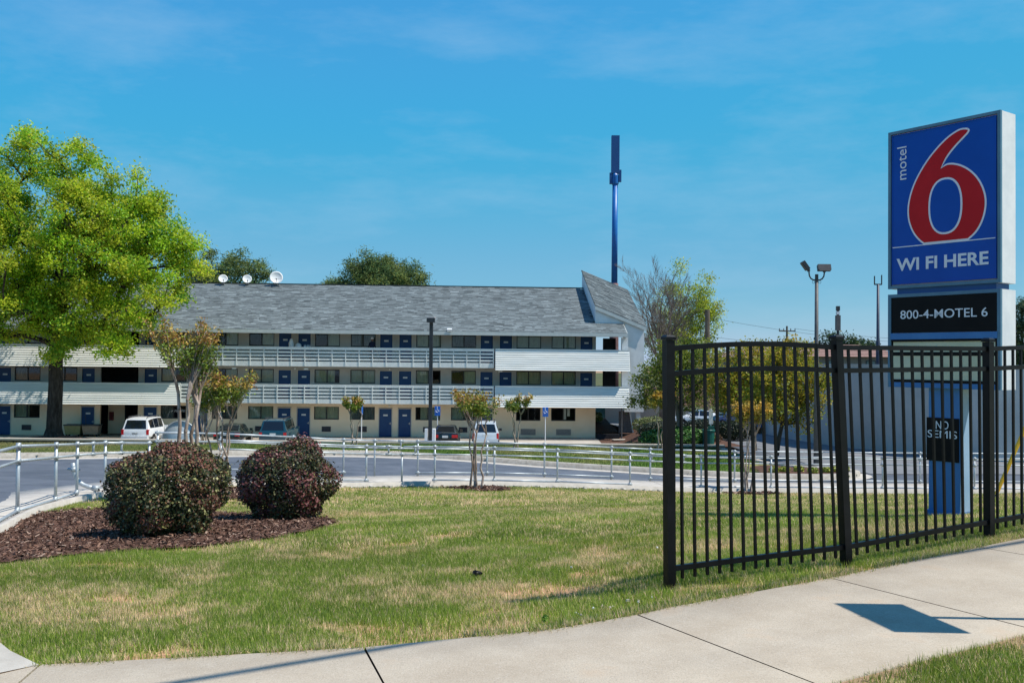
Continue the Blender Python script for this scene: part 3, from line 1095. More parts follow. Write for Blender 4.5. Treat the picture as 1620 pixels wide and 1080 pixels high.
gw = [c for c in WIN if c != -32.4]
gd = [c for c in DOOR if c not in (-.45, 5.57)]
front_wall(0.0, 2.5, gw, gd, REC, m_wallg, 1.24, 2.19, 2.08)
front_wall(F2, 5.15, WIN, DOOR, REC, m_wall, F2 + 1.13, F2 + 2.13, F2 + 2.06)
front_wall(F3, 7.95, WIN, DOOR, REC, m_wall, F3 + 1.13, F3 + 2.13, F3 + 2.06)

# slabs with their front bands
b = MB().box(UL, 8.05, -1.5, 13.9, 2.5, F2 - .002)
b.build('gallery_slab', m_under, mo)
b = MB().box(UL, 8.05, -1.5, 13.9, 5.15, F3 - .002)
b.build('gallery_slab', m_under, mo)
# inner partitions that close the rooms, back and end walls
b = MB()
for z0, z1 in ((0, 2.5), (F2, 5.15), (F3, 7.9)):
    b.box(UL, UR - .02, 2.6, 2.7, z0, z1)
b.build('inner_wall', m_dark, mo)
b = MB()
b.box(UL, UR, 13.7, 13.9, 0, 7.95)
b.box(UL - .2, UL, 0, 13.9, 0, 11.2)
b.box(UR - .2, UR, .2, 13.7, 0, 2.5)
b.box(UR - .2, UR, .2, 13.7, F2, 5.15)
b.box(UR - .2, UR, .2, 13.7, F3, 8.4)
b.build('outer_wall', m_wallg, mo)
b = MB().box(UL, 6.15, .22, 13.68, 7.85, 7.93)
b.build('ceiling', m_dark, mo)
# the ground floor recess with its pale side wall
b = MB()
b.box(REC[0], REC[0] + 1.45, 1.6, 1.75, 0, 2.4)
b.build('recess_wall', m_wallg, mo)
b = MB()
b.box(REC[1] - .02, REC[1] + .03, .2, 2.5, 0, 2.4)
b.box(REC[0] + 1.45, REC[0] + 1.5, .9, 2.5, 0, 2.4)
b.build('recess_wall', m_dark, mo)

# doors
doors = []
pd = MB().box(-DW / 2, DW / 2, .06, .11, .02, 2.05)
pf = MB()
pf.box(-DW / 2 - .06, -DW / 2 - .004, -.02, .14, 0, 2.11)
pf.box(DW / 2 + .004, DW / 2 + .06, -.02, .14, 0, 2.11)
pf.box(-DW / 2 - .004, DW / 2 + .004, -.02, .14, 2.056, 2.11)
pp = MB().box(-.16, .16, .045, .06, 1.52, 1.64)
ph = MB()
ph.tube([(.36, .06, .98), (.36, .0, .98), (.26, .0, .98)], .022, 6)
ph.box(.33, .39, .045, .06, .9, 1.06)
d0 = None
for z0, ds in ((0, gd), (F2, DOOR), (F3, DOOR)):
    for c in ds:
        if d0 is None:
            d0 = pd.build('door', m_door, mo)
            dp = [pf.build('door_frame', m_doorf, d0), pp.build('number_plate', m_plate, d0), ph.build('door_handle', m_rim, d0)]
            d0.location = (c, 0, z0)
        else:
            d = share(d0, mo, (c, 0, z0))
            for q in dp:
                share(q, d)

# windows with frames, two panes and drawn curtains
fr = MB()
for a, c, l, h in ((-.91, .91, .93, .985), (-.91, .91, 0, .055), (-.91, -.855, .055, .93), (.855, .91, .055, .93), (-.035, .035, .055, .93)):
    fr.box(a, c, .03, .11, l, h)
pn = MB().box(-.853, -.037, .075, .08, .057, .928)


def curtain(x0, x1, amp=.03, pl=.11):
    bb = MB()
    n = max(4, int((x1 - x0) / pl * 4))
    vs, fs = [], []
    for k in range(n + 1):
        xx = x0 + (x1 - x0) * k / n
        yy = .2 + amp * math.sin(k * PI / 2)
        vs += [(xx, yy, .03), (xx, yy, .95)]
    for k in range(n):
        fs.append((2 * k, 2 * k + 2, 2 * k + 3, 2 * k + 1))
    return bb.add(vs, fs)


CV = [((-.9, .9), m_curt), ((-.9, .55), m_curt), ((-.55, .9), m_curt), ((-.9, -.05), m_curt2), ((.0, .9), m_curt), ((-.9, .9), m_curt2), ((-.9, .1), m_curt)]
cps = [None] * len(CV)
w0 = None
wr = random.Random(3)
for fl, (z0, ws) in enumerate(((1.24 - 1.13, gw), (F2, WIN), (F3, WIN))):
    for c in ws:
        zz = z0 + 1.135
        if w0 is None:
            w0 = empty('window')
            w0.parent = mo
            wp = [fr.build('frame', m_wframe, w0), pn.build('pane', m_glass, w0)]
            share(wp[1], w0, (.89, 0, 0))
            wn = w0
        else:
            wn = empty('window')
            wn.parent = mo
            share(wp[0], wn)
            share(wp[1], wn)
            share(wp[1], wn, (.89, 0, 0))
        wn.location = (c, 0, zz)
        if fl == 0 and c in (1.26, 3.87):
            if c == 3.87:
                q = MB()
                q.box(.02, .22, .085, .087, .1, .9)
                q.box(.30, .5, .085, .087, .35, .9)
                q.build('notice_paper', m_paper, wn)
            continue
        k = wr.choice([0, 0, 0, 1, 2, 3, 4, 5, 6]) if c > -22 else wr.choice([4, 6, 3])
        if cps[k] is None:
            (a, e), cm = CV[k]
            cps[k] = curtain(a, e).build('curtain', cm, wn)
        else:
            share(cps[k], wn)

# air conditioner grilles
for c, wd_, ht, mm in [(-35.0, .66, .38, m_grille), (-20.95, .66, .38, m_grille), (-18.4, .66, .38, m_grille), (-13.58, .66, .38, m_grille), (-10.97, .68, .4, m_grille),
                       (-6.2, .6, .38, m_grille), (-3.56, .62, .38, m_grille), (1.26, 1.1, .44, m_grille2), (3.9, 1.1, .44, m_grille2)]:
    q = MB()
    z0 = .36 if mm is m_grille else .2
    for a, e, l, h in ((-wd_ / 2, wd_ / 2, 0, .03), (-wd_ / 2, wd_ / 2, ht - .03, ht), (-wd_ / 2, -wd_ / 2 + .03, .03, ht - .03), (wd_ / 2 - .03, wd_ / 2, .03, ht - .03)):
        q.box(a, e, -.04, 0.001, l, h)
    g = q.build('air_conditioner', mm, mo)
    g.location = (c, 0, z0)
    q = MB()
    for k in range(7):
        zc = .05 + k * (ht - .1) / 6
        q.cbox((0, -.018, zc), (wd_ - .07, .03, .012), rx=.5)
    q.box(-wd_ / 2 + .03, wd_ / 2 - .03, -.004, .001, .03, ht - .03)
    q.build('louver', mm, g)

# open gallery railing between the two closed panels
RX0, RX1 = -23.7, -1.38
VF = -1.5
for zf, zb, zt in ((F2, 2.5, 3.83), (F3, 5.15, 6.52)):
    MB().box(RX0, RX1, VF - .06, VF - .003, zb - .02, zf + .02).build('slab_band', m_trim, mo)
    MB().box(RX0, RX1, VF - .06, VF + .08, zt - .07, zt).build('rail_cap', m_trim, mo)
    MB().box(RX0, RX1, VF - .055, VF - .03, zt - .19, zt - .073).build('rail_board', m_trim, mo)
    for k in range(3):
        zz = zf + .12 + k * .245
        MB().box(RX0, RX1, VF - .05, VF - .012, zz, zz + .13).build('rail_board', m_trim, mo)
    n = 23
    p0 = MB().box(-.03, .03, VF - .09, VF - .052, zb + .02, zt - .074)
    for k in range(n + 1):
        xx = RX0 + .04 + (RX1 - RX0 - .08) * k / n
        if k == 0:
            ps = p0.build('rail_post', m_trim, mo)
            ps.location = (xx, 0, 0)
        else:
            share(ps, mo, (xx, 0, 0))
    b = MB()
    b.box(RX1, RX1 + .1, VF - .06, VF + .06, zb, zt)
    b.build('panel_post', m_gmetal, mo)

# closed sloping panels of lapped boards
for x0, x1 in ((UL, RX0 - .02), (RX1 + .1, 8.5)):
    for zb, zt in ((2.34, 3.86), (5.0, 6.54)):
        nb = 9
        hb = (zt - zb - .1) / nb
        for k in range(nb):
            za = zb + k * hb
            t0, t1 = 1 - k / nb, 1 - (k + 1) / nb
            ya, yb_ = VF - .06 - .40 * t0, VF - .06 - .40 * t1
            bb = MB()
            bb.add([(x0, ya - .055, za), (x1, ya - .055, za), (x1, yb_ - .002, za + hb + .012), (x0, yb_ - .002, za + hb + .012),
                    (x0, ya + .0, za), (x1, ya + .0, za), (x1, yb_ + .02, za + hb + .012), (x0, yb_ + .02, za + hb + .012)],
                   [(0, 1, 2, 3), (7, 6, 5, 4), (0, 4, 5, 1), (3, 2, 6, 7), (0, 3, 7, 4), (1, 5, 6, 2)])
            bb.build('panel_board', m_panel, mo)
        MB().box(x0, x1, VF - .1, VF + .06, zt - .09, zt).build('panel_cap', m_panel, mo)
        bb = MB()
        bb.add([(x0, VF, zb + .05), (x1, VF, zb + .05), (x1, VF, zt - .1), (x0, VF, zt - .1)], [(0, 1, 2, 3)])
        bb.add([(x0, VF - .40, zb), (x1, VF - .40, zb), (x1, VF, zb + .05), (x0, VF, zb + .05)], [(0, 1, 2, 3)])
        bb.build('panel_back', m_under, mo)
        for xx in (x0, x1):
            bb = MB().prism([(0, 0), (1, 0), (1, 1)], 0, 1)
            bb.v = []
            bb.f = []
            e = .012 if xx == x1 else -.012
            bb.add([(xx, VF - .46, zb), (xx, VF, zb), (xx, VF, zt - .1), (xx, VF - .06, zt - .1), (xx + e, VF - .46, zb), (xx + e, VF, zb), (xx + e, VF, zt - .1), (xx + e, VF - .06, zt - .1)],
                   [(0, 1, 2, 3), (7, 6, 5, 4), (0, 3, 7, 4), (1, 5, 6, 2), (0, 4, 5, 1), (2, 6, 7, 3)])
            bb.build('panel_end', m_panel, mo)

# main roof
EV, EZ, RV, RZ = -1.74, 7.76, 7.0, 11.67
SL = (RZ - EZ) / (RV - EV)
b = MB()
b.add([(UL - .4, EV, EZ - .1), (8.3, EV, EZ - .1), (8.3, 0, EZ + SL * -EV - .1), (6.2, 0.01, EZ + SL * -EV - .1), (6.2, RV, RZ - .1), (UL - .4, RV, RZ - .1)], [(0, 1, 2, 3, 4, 5)])
b.add([(UL - .4, RV, RZ - .1), (6.2, RV, RZ - .1), (6.2, 16.0, EZ - .1), (UL - .4, 16.0, EZ - .1)], [(0, 1, 2, 3)])
roof = b.build('roof', m_dmetal, mo)


def shingles(name, O, eu, ev, Lu, Lv, parent, seed, clip=None, exp=.145):
    r = np.random.default_rng(seed)
    O, eu, ev = np.array(O, float), np.array(eu, float), np.array(ev, float)
    nrm = np.cross(eu, ev)
    nrm /= np.linalg.norm(nrm)
    Vs, Cs = [], []
    nc = int(Lv / exp)
    for k in range(nc):
        v0 = k * exp
        v1 = min(v0 + exp * 1.25, Lv)
        x = -r.uniform(0, .4)
        ws = r.uniform(.16, .75, int(Lu / .3) + 10)
        xs = x + np.r_[0, np.cumsum(ws)]
        a, b_ = np.clip(xs[:-1], 0, Lu), np.clip(xs[1:], 0, Lu)
        ok = b_ - a > .02
        a, b_ = a[ok], b_[ok]
        if clip is not None:
            ok = clip((a + b_) / 2, v0)
            a, b_ = a[ok], b_[ok]
        n = len(a)
        if not n:
            continue
        t = .022 + r.uniform(-.006, .012, n)[:, None]
        f = lambda u_, v_, h_: O + eu * u_[:, None] + ev * v_ + nrm * h_
        p0, p1 = f(a, v0, t), f(b_, v0, t)
        p2, p3 = f(b_, v1, .004), f(a, v1, .004)
        q0, q1 = f(a, v0, -.01), f(b_, v0, -.01)
        Vs.append(np.stack([p0, p1, p2, p3, q0, q1, p1, p0], 1).reshape(-1, 3))
        g = r.choice([.135, .17, .20, .23, .29], n, p=[.16, .28, .28, .2, .08]) * r.uniform(.85, 1.15, n)
        c = np.stack([g * .86, g * 1.0, g * 1.02], 1)
        Cs.append(np.repeat(c, 8, 0))
    V, c = np.concatenate(Vs), np.concatenate(Cs)
    o = np_obj(name, V, np.arange(len(V)).reshape(-1, 4), m_shingle, parent, c)
    o['kind'] = 'stuff'
    return o


Lr = math.hypot(RV - EV, RZ - EZ)
uv = ((RV - EV) / Lr, (RZ - EZ) / Lr)
shingles('shingles', (UL - .4, EV, EZ), (1, 0, 0), (0, uv[0], uv[1]), 8.3 - UL + .4, Lr, roof, 50,
         clip=lambda u_, v_: (u_ + UL - .4 < 6.2) | (EV + v_ * uv[0] < -.12))
shingles('shingles', (6.2, 16, EZ), (-1, 0, 0), (0, -uv[0], uv[1]), 6.2 - UL + .4, Lr, roof, 51, exp=.3)
MB().box(UL - .4, 6.2, RV - .14, RV + .14, RZ + .015, RZ + .05).build('ridge_cap', m_shingle if False else m_dmetal, roof)
MB().box(UL - .4, 8.32, EV - .05, EV + .02, EZ - .27, EZ - .01).build('fascia', m_fascia, roof)
MB().box(UL - .4, 8.3, EV + .02, -.003, EZ - .24, EZ - .2).build('soffit', m_under, roof)
b = MB()
b.add([(8.3, EV, EZ - .25), (8.3, 0, EZ - .25), (8.3, 0, EZ + SL * -EV), (8.3, EV, EZ - .0), (8.34, EV, EZ - .25), (8.34, 0, EZ - .25), (8.34, 0, EZ + SL * -EV), (8.34, EV, EZ - .0)],
      [(0, 1, 2, 3), (7, 6, 5, 4), (0, 3, 7, 4), (0, 4, 5, 1), (2, 6, 7, 3), (1, 5, 6, 2)])
b.build('fascia', m_fascia, roof)

# stair tower at the right end with its skew shed roof
TU0, TU1, TV = 6.22, 9.9, 8.0
tz = lambda u_, v_: 9.92 - .405 * (u_ - TU0) + .41 * v_
b = MB()
b.prism([(TU0, 8.5), (8.46, 8.5), (8.46, 1.95), (TU1, 1.95), (TU1, tz(TU1, 0) - .03), (TU0, tz(TU0, 0) - .03)], 0, .2)
tw = b.build('stair_tower_wall', m_stucco, mo)
b = MB()
for xa, xb, zl in ((TU1 - .2, TU1, 1.95), (TU0, TU0 + .2, 7.9)):
    b.add([(xa, .2, zl), (xb, .2, zl), (xb, TV, zl), (xa, TV, zl), (xa, .2, tz(xa, .2) - .04), (xb, .2, tz(xb, .2) - .04), (xb, TV, tz(xb, TV) - .04), (xa, TV, tz(xa, TV) - .04)],
          [(0, 3, 2, 1), (4, 5, 6, 7), (0, 1, 5, 4), (1, 2, 6, 5), (2, 3, 7, 6), (3, 0, 4, 7)])
b.add([(TU0 + .2, TV, 8), (TU1 - .2, TV, 8), (TU1 - .2, TV, tz(TU1 - .2, TV) - .04), (TU0 + .2, TV, tz(TU0 + .2, TV) - .04)], [(0, 1, 2, 3)])
b.build('stair_tower_wall', m_stucco, mo)
b = MB()
e = .16
c4 = [(TU0 - .05, -e), (TU1 + e, -e), (TU1 + e, TV + e), (TU0 - .05, TV + e)]
b.add([(u_, v_, tz(u_, v_) - .02) for u_, v_ in c4] + [(u_, v_, tz(u_, v_) - .08) for u_, v_ in c4],
      [(0, 1, 2, 3), (7, 6, 5, 4), (0, 4, 5, 1), (1, 5, 6, 2), (2, 6, 7, 3), (3, 7, 4, 0)])
tr = b.build('tower_roof', m_dmetal, mo)
Lu = math.hypot(1, .405)
Lv = math.hypot(1, .41)
shingles('shingles', (TU0 - .05, -e, tz(TU0 - .05, -e)), (1 / Lu, 0, -.405 / Lu), (0, 1 / Lv, .41 / Lv), (TU1 + e - TU0 + .05) * Lu, (TV + 2 * e) * Lv, tr, 52)
b = MB()
b.add([(TU0 - .05, -e - .03, tz(TU0, -e) - .3), (TU1 + e, -e - .03, tz(TU1 + e, -e) - .3), (TU1 + e, -e - .03, tz(TU1 + e, -e) - .03), (TU0 - .05, -e - .03, tz(TU0, -e) - .03),
       (TU0 - .05, -e, tz(TU0, -e) - .3), (TU1 + e, -e, tz(TU1 + e, -e) - .3), (TU1 + e, -e, tz(TU1 + e, -e) - .03), (TU0 - .05, -e, tz(TU0, -e) - .03)],
      [(0, 1, 2, 3), (7, 6, 5, 4), (0, 4, 5, 1), (1, 5, 6, 2), (2, 6, 7, 3), (3, 7, 4, 0)])
b.build('barge_board', m_fascia, tr)

# the open corner at the right: pier, dark stair doors, posts, steps, planter
MB().box(8.02, 8.46, -1.3, -.9, 2.8, 7.45).build('corner_pier', m_stucco, mo)
for z0, z1 in ((F2, 5.14), (F3, 7.45)):
    MB().box(7.02, 8.0, 1.4, 1.5, z0, z1).build('stair_door', m_dark, mo)
    MB().box(6.3, 7.0, 1.4, 1.46, z0, z0 + 1.05).build('corridor_parapet', m_stucco, mo)
MB().tube([(8.02, -1.35, -.02), (8.02, -1.35, 2.49)], .05, 8).build('thin_post', m_gmetal, mo)
MB().box(9.4, 9.72, .3, .62, .9, 1.95).build('tower_post', m_stucco, mo)
sk = empty('stair_skirt')
sk.parent = mo
for k in range(9):
    z0 = .35 + k * .18
    xr = 9.15 - k * .03
    MB().cbox(((8.12 + xr) / 2, .55, z0 + .09), (xr - 8.12, .03, .19), rx=.12).build('skirt_board', m_gmetal, sk)
b = MB()
b.prism([(9.2, .2), (9.28, .2), (8.98, 1.95), (8.9, 1.95)], .45, .6)
b.build('stringer', m_stucco, sk)
MB().box(6.32, 8.0, -.6, -.35, -.1, .32).build('planter_edge', m_dark, mo)
b = MB()
b.cbox((7.7, -2.2, .06), (1.0, .5, .06), rz=.2)
b.build('loose_step', m_coping, mo)

# small lamps under the galleries and boxes on the eave
for xx, zz in [(-14.9, 4.95), (-.9, 4.9), (3.0, 5.0), (-20.0, 4.95)]:
    q = MB().cbox((0, 0, 0), (.3, .16, .09))
    q.build('gallery_lamp', m_trim, mo).location = (xx, -1.3, zz)
fl_ = MB()
fl_.cbox((0, 0, .12), (.34, .22, .16), rx=.35)
fl_.cbox((0, .05, .02), (.08, .08, .14))
fl_.build('eave_floodlight', m_whitep, mo).location = (-4.62, EV - .06, EZ - .02)
for zt, xs in ((F2 - .75, (-22.4, -9.0, -.4)), (4.7, (-9.0, -1.1, -15.9))):
    for xx in xs:
        q = MB().cbox((0, 0, 0), (.1, .08, .13))
        q.build('wall_lamp', m_trim, mo).location = (xx - .27 * 0 - .0, -.05, zt + .25)


def W(u_, v_, z_):
    """building frame to world"""
    c_, s_ = math.cos(th), math.sin(th)
    return (BASE[0] + u_ * c_ - v_ * s_, BASE[1] + u_ * s_ + v_ * c_, BASE[2] + z_)


# satellite dishes on the ridge
def dish(u_, r, tilt, label):
    loc = W(u_, RV - .35, RZ + SL * -.35 + .02)
    d = empty('satellite_dish', loc, th, label, 'satellite dish', 'dishes on the roof ridge')
    prof, prof2 = [], []
    for k in range(7):
        q = r * k / 6
        prof.append((max(q, .002), .32 * q * q / r))
    for k in range(6, -1, -1):
        q = r * k / 6
        prof2.append((max(q, .002), .32 * q * q / r - .02))
    rf = MB().lathe(prof + prof2, 24).build('reflector', m_dish, d, smooth=True)
    rf.rotation_euler = (PI / 2 - tilt, 0, .25)
    rf.location = (0, 0, r * .9 + .12)
    q = MB()
    q.tube([(0, .04, 0), (0, .04, r * .5), (0, .12, r * .9 + .1)], .03, 6)
    q.box(-.12, .12, -.12, .12, -.03, .02)
    q.build('mast', m_dmetal, d)
    q = MB()
    q.tube([(.02, -.02, r * .35), (.1, -r * .85, r * .75), (.1, -r * .9, r * .85)], .018, 5)
    q.cbox((.1, -r * .9, r * .92), (.07, .1, .1))
    q.build('feed_arm', m_dmetal, d)
    if r > .45:
        q = MB()
        q.tube([(-.45, -.4, -.18), (-.05, .02, r * .6)], .02, 5)
        q.tube([(.35, -.4, -.18), (.05, .02, r * .6)], .02, 5)
        q.tube([(-r * .9, -.1, r * .95), (.1, -r * .9, r * .92)], .01, 4)
        q.tube([(r * .9, -.1, r * .95), (.1, -r * .9, r * .92)], .01, 4)
        q.build('brace', m_dmetal, d)
    return d


dish(-22.85, .36, .45, 'leftmost small white dish on the roof ridge')
dish(-20.95, .36, .4, 'middle small white dish on the roof ridge')
dish(-18.65, .52, .3, 'largest dish on the ridge, shaded on top, with braced legs')

# laundry bins under the gallery at the left
for u_, mm, lab in ((-31.35, mat('bin_olive', (.16, .17, .07), (.22, .22, .1), 6, .8), 'olive laundry bin against the ground floor wall right of the tree trunk'),
                    (-30.1, mat('bin_tan', (.20, .16, .11), (.28, .22, .16), 6, .8), 'tan laundry bin beside the olive one near the recess')):
    bn = empty('laundry_bin', W(u_, -.75, .0), th, lab, 'bin', 'bins by the ground floor wall')
    q = MB()
    q.add([(-.5, -.3, .14), (.5, -.3, .14), (.5, .3, .14), (-.5, .3, .14), (-.58, -.36, .8), (.58, -.36, .8), (.58, .36, .8), (-.58, .36, .8)],
          [(0, 3, 2, 1), (0, 1, 5, 4), (1, 2, 6, 5), (2, 3, 7, 6), (3, 0, 4, 7), (4, 5, 6, 7)])
    q.build('bin_body', mm, bn)
    q = MB()
    for a, c, l, h in ((-.61, .61, -.4, -.36), (-.61, .61, .36, .4), (-.61, -.58, -.36, .36), (.58, .61, -.36, .36)):
        q.box(a, c, l, h, .76, .84)
    q.build('rim', m_dmetal, bn)
    for sx in (-.42, .42):
        for sy in (-.22, .22):
            wq = MB().tube([(sx, sy - .025, .07), (sx, sy + .025, .07)], .07, 10)
            wq.build('caster', m_tyre, bn)
bro = empty('broom', W(-30.75, -.3, 0), th, 'thin broom leaning on the wall above the laundry bins', 'broom')
MB().tube([(.15, -.1, .12), (-.08, .22, 1.45)], .017, 6).build('handle', m_wood, bro)
MB().cbox((.16, -.11, .08), (.3, .08, .16)).build('brush', m_dark, bro)
ex = empty('fire_extinguisher_cabinet', W(-29.55, 1.5, 1.0), th, 'red fire extinguisher cabinet on the recess wall', 'cabinet')
MB().box(-.14, .14, -.1, .09, 0, .62).build('cabinet', mat('red_paint', (.2, .015, .015), rough=.5), ex)
MB().box(-.11, .11, -.112, -.101, .06, .56).build('cabinet_door', mat('red_paint_dark', (.12, .012, .014), rough=.5), ex)

# cleaning cart with linen and bottles on the top gallery
ct = empty('housekeeping_cart', W(-15.25, -.85, F3), th, 'housekeeping cart piled with white linen and bottles on the top gallery', 'cart')
MB().box(-.6, .6, -.25, .25, .15, .95).build('cart_body', mat('cart_grey', (.2, .22, .25), (.25, .27, .3), 5, .6), ct)
MB().box(-.64, .64, -.28, .28, .952, 1.0).build('cart_top', m_trim, ct)
b = MB()
b.lathe([(.02, .0), (.22, .03), (.24, .14), (.18, .27), (.07, .34), (.02, .36)], 12, (-.3, 0, 1.0))
b.build('linen_pile', m_linen, ct, smooth=True)
b = MB()
b.lathe([(.02, 0), (.17, .1), (.19, .5), (.12, .75), (.04, .86)], 10, (-.8, -.05, .8))
b.build('laundry_bag', m_linen, ct, smooth=True)
for k in range(5):
    MB().lathe([(.001, 0), (.035, 0), (.04, .13), (.014, .18), (.014, .24), (.001, .24)], 8, (.12 + .1 * k, (-1) ** k * .06, 1.0)).build('bottle', m_whitep, ct)
for sx in (-.5, .5):
    MB().tube([(sx, -.03, .075), (sx, .03, .075)], .075, 10).build('caster', m_tyre, ct)


# person in navy at the top gallery rail
def skin_body(name, pts, edges, radii, m, parent, root=0):
    me = bpy.data.meshes.new(name)
    me.from_pydata(pts, edges, [])
    o = bpy.data.objects.new(name, me)
    COL.objects.link(o)
    sm = o.modifiers.new('skin', 'SKIN')
    for i, r in enumerate(radii):
        me.skin_vertices[0].data[i].radius = (r, r) if not isinstance(r, tuple) else r
        me.skin_vertices[0].data[i].use_root = (i == root)
    sb = o.modifiers.new('sub', 'SUBSURF')
    sb.levels = sb.render_levels = 2
    dg = bpy.context.evaluated_depsgraph_get()
    m2 = bpy.data.meshes.new_from_object(o.evaluated_get(dg))
    bpy.data.objects.remove(o)
    m2.name = name
    m2.materials.clear()
    m2.materials.append(m)
    for p in m2.polygons:
        p.use_smooth = True
    o2 = bpy.data.objects.new(name, m2)
    COL.objects.link(o2)
    o2.parent = parent
    return o2


pe = empty('person', W(-10.25, -.75, F3), th + .3, 'person in navy work clothes and white cap walking along the top gallery', 'person')
P = [(0, 0, .95), (0, 0, 1.15), (0, .01, 1.38), (0, .01, 1.50), (0, -.01, 1.60), (0, -.02, 1.70),
     (.09, 0, .88), (.1, -.06, .5), (.11, .05, .09), (.11, -.07, .04), (-.09, 0, .88), (-.1, .08, .5), (-.11, .18, .1), (-.11, .06, .04),
     (.17, .01, 1.42), (.24, -.02, 1.15), (.24, -.14, .93), (-.17, .01, 1.42), (-.24, .04, 1.15), (-.25, -.06, .92)]
Eg = [(0, 1), (1, 2), (2, 3), (3, 4), (4, 5), (0, 6), (6, 7), (7, 8), (8, 9), (0, 10), (10, 11), (11, 12), (12, 13), (2, 14), (14, 15), (15, 16), (2, 17), (17, 18), (18, 19)]
R = [(.15, .11), (.14, .1), (.16, .1), .055, .085, .085, .085, .06, .045, .04, .085, .06, .045, .04, .055, .042, .032, .055, .042, .032]
skin_body('body', P, Eg, R, m_navy, pe)
q = MB().lathe([(.001, -.13), (.05, -.12), (.085, -.04), (.092, .03), (.08, .1), (.001, .125)], 14, (0, -.02, 1.66))
q.cbox((0, -.115, 1.65), (.025, .035, .04))
q.cbox((.095, -.02, 1.65), (.02, .04, .06))
q.cbox((-.095, -.02, 1.65), (.02, .04, .06))
q.tube([(0, 0, 1.46), (0, -.01, 1.58)], .05, 8)
for sx, hx, hy, hz in ((1, .24, -.16, .89), (-1, -.25, -.08, .88)):
    q.cbox((hx, hy, hz - .03), (.035, .075, .09))
    for k in range(4):
        q.tube([(hx, hy - .03 + .02 * k, hz - .07), (hx - sx * .006, hy - .033 + .02 * k, hz - .11 - .006 * (k % 3)), (hx - sx * .02, hy - .033 + .02 * k, hz - .145 - .006 * (k % 3))], [.01, .009, .007], 5)
    q.tube([(hx, hy - .035, hz - .03), (hx - sx * .01, hy - .06, hz - .06), (hx - sx * .015, hy - .062, hz - .09)], [.012, .01, .008], 5)
q.build('head_and_hands', m_skin, pe, smooth=True)
q = MB().lathe([(.100, -.005), (.104, .03), (.09, .1), (.05, .135), (.001, .145)], 14, (0, -.02, 1.69))
q.cbox((0, -.15, 1.70), (.14, .1, .012), rx=.12)
q.build('cap', m_whitep, pe, smooth=True)
#SPLIT
# ------------------------------------------------------------------ black picket fence along the sidewalk
fence = empty('picket_fence', (1.21, 7.20, -.045), label='black metal picket fence with one leaning post beside the sidewalk', cat='fence')
FP = [Vector((1.21, 7.20, -.05)), Vector((2.76, 7.80, .015)), Vector((4.385, 8.71, .085)), Vector((6.0, 9.62, .15)), Vector((7.62, 10.53, .215))]
FT = [Vector((1.185, 7.18, 1.815)), Vector((2.66, 7.77, 1.845)), Vector((4.37, 8.70, 1.86)), Vector((5.99, 9.62, 1.93)), Vector((7.61, 10.53, 1.99))]
org = fence.location
for k in range(5):
    d = (FP[min(k + 1, 4)] - FP[max(k - 1, 0)])
    rz = math.atan2(d.y, d.x)
    hw = .035
    ax = Vector((math.cos(rz), math.sin(rz), 0)) * hw
    ay = Vector((-math.sin(rz), math.cos(rz), 0)) * hw
    p, t = FP[k] - Vector((0, 0, .08)), FT[k]
    b = MB()
    b.add([p - ax - ay, p + ax - ay, p + ax + ay, p - ax + ay, t - ax - ay, t + ax - ay, t + ax + ay, t - ax + ay],
          [(0, 3, 2, 1), (4, 5, 6, 7), (0, 1, 5, 4), (1, 2, 6, 5), (2, 3, 7, 6), (3, 0, 4, 7)])
    po = b.build('post', m_black, fence, org=org, label='leaning post' if k == 1 else None)
    b = MB()
    u_ = (t - p).normalized()
    e = 1.22
    q = [t + u_ * .002 + ax * i * e + ay * j * e for i, j in ((-1, -1), (1, -1), (1, 1), (-1, 1))]
    q2 = [v + u_ * .022 for v in q]
    q3 = [t + u_ * .038 + ax * i * .75 + ay * j * .75 for i, j in ((-1, -1), (1, -1), (1, 1), (-1, 1))]
    b.add(q + q2 + q3, [(0, 3, 2, 1), (8, 9, 10, 11)] + [(i, (i + 1) % 4, (i + 1) % 4 + 4, i + 4) for i in range(4)] + [(i + 4, (i + 1) % 4 + 4, (i + 1) % 4 + 8, i + 8) for i in range(4)])
    b.build('post_cap', m_black, po, org=org)
for k in range(4):
    a0, a1, t0, t1 = FP[k], FP[k + 1], FT[k], FT[k + 1]

    def fp(s, h):
        """point along the panel at height fraction h of the post"""
        lo = a0.lerp(a1, s)
        hi = t0.lerp(t1, s)
        p = lo.lerp(hi, h)
        if k == 0:
            p = p + Vector((0, 0, .035 * math.sin(PI * s) * h))     # the bent first panel bows upward
        return p
    for h, nm in ((.965, 'top_rail'), (.862, 'middle_rail'), (.075, 'bottom_rail')):
        b = MB()
        for s in range(8):
            b.beam(fp(.018 + .964 * s / 8, h), fp(.018 + .964 * (s + 1) / 8 + .002, h), .034, .040)
        b.build(nm, m_black, fence, org=org)
    for i in range(14):
        s = (i + 1) / 15.0
        b = MB()
        b.beam(fp(s, .03), fp(s, .962), .0195, .0195)
        b.build('picket', m_black, fence, org=org)

# ------------------------------------------------------------------ galvanised handrails of the ramp
zN = lambda x, y: h1(x, y) + 0.06


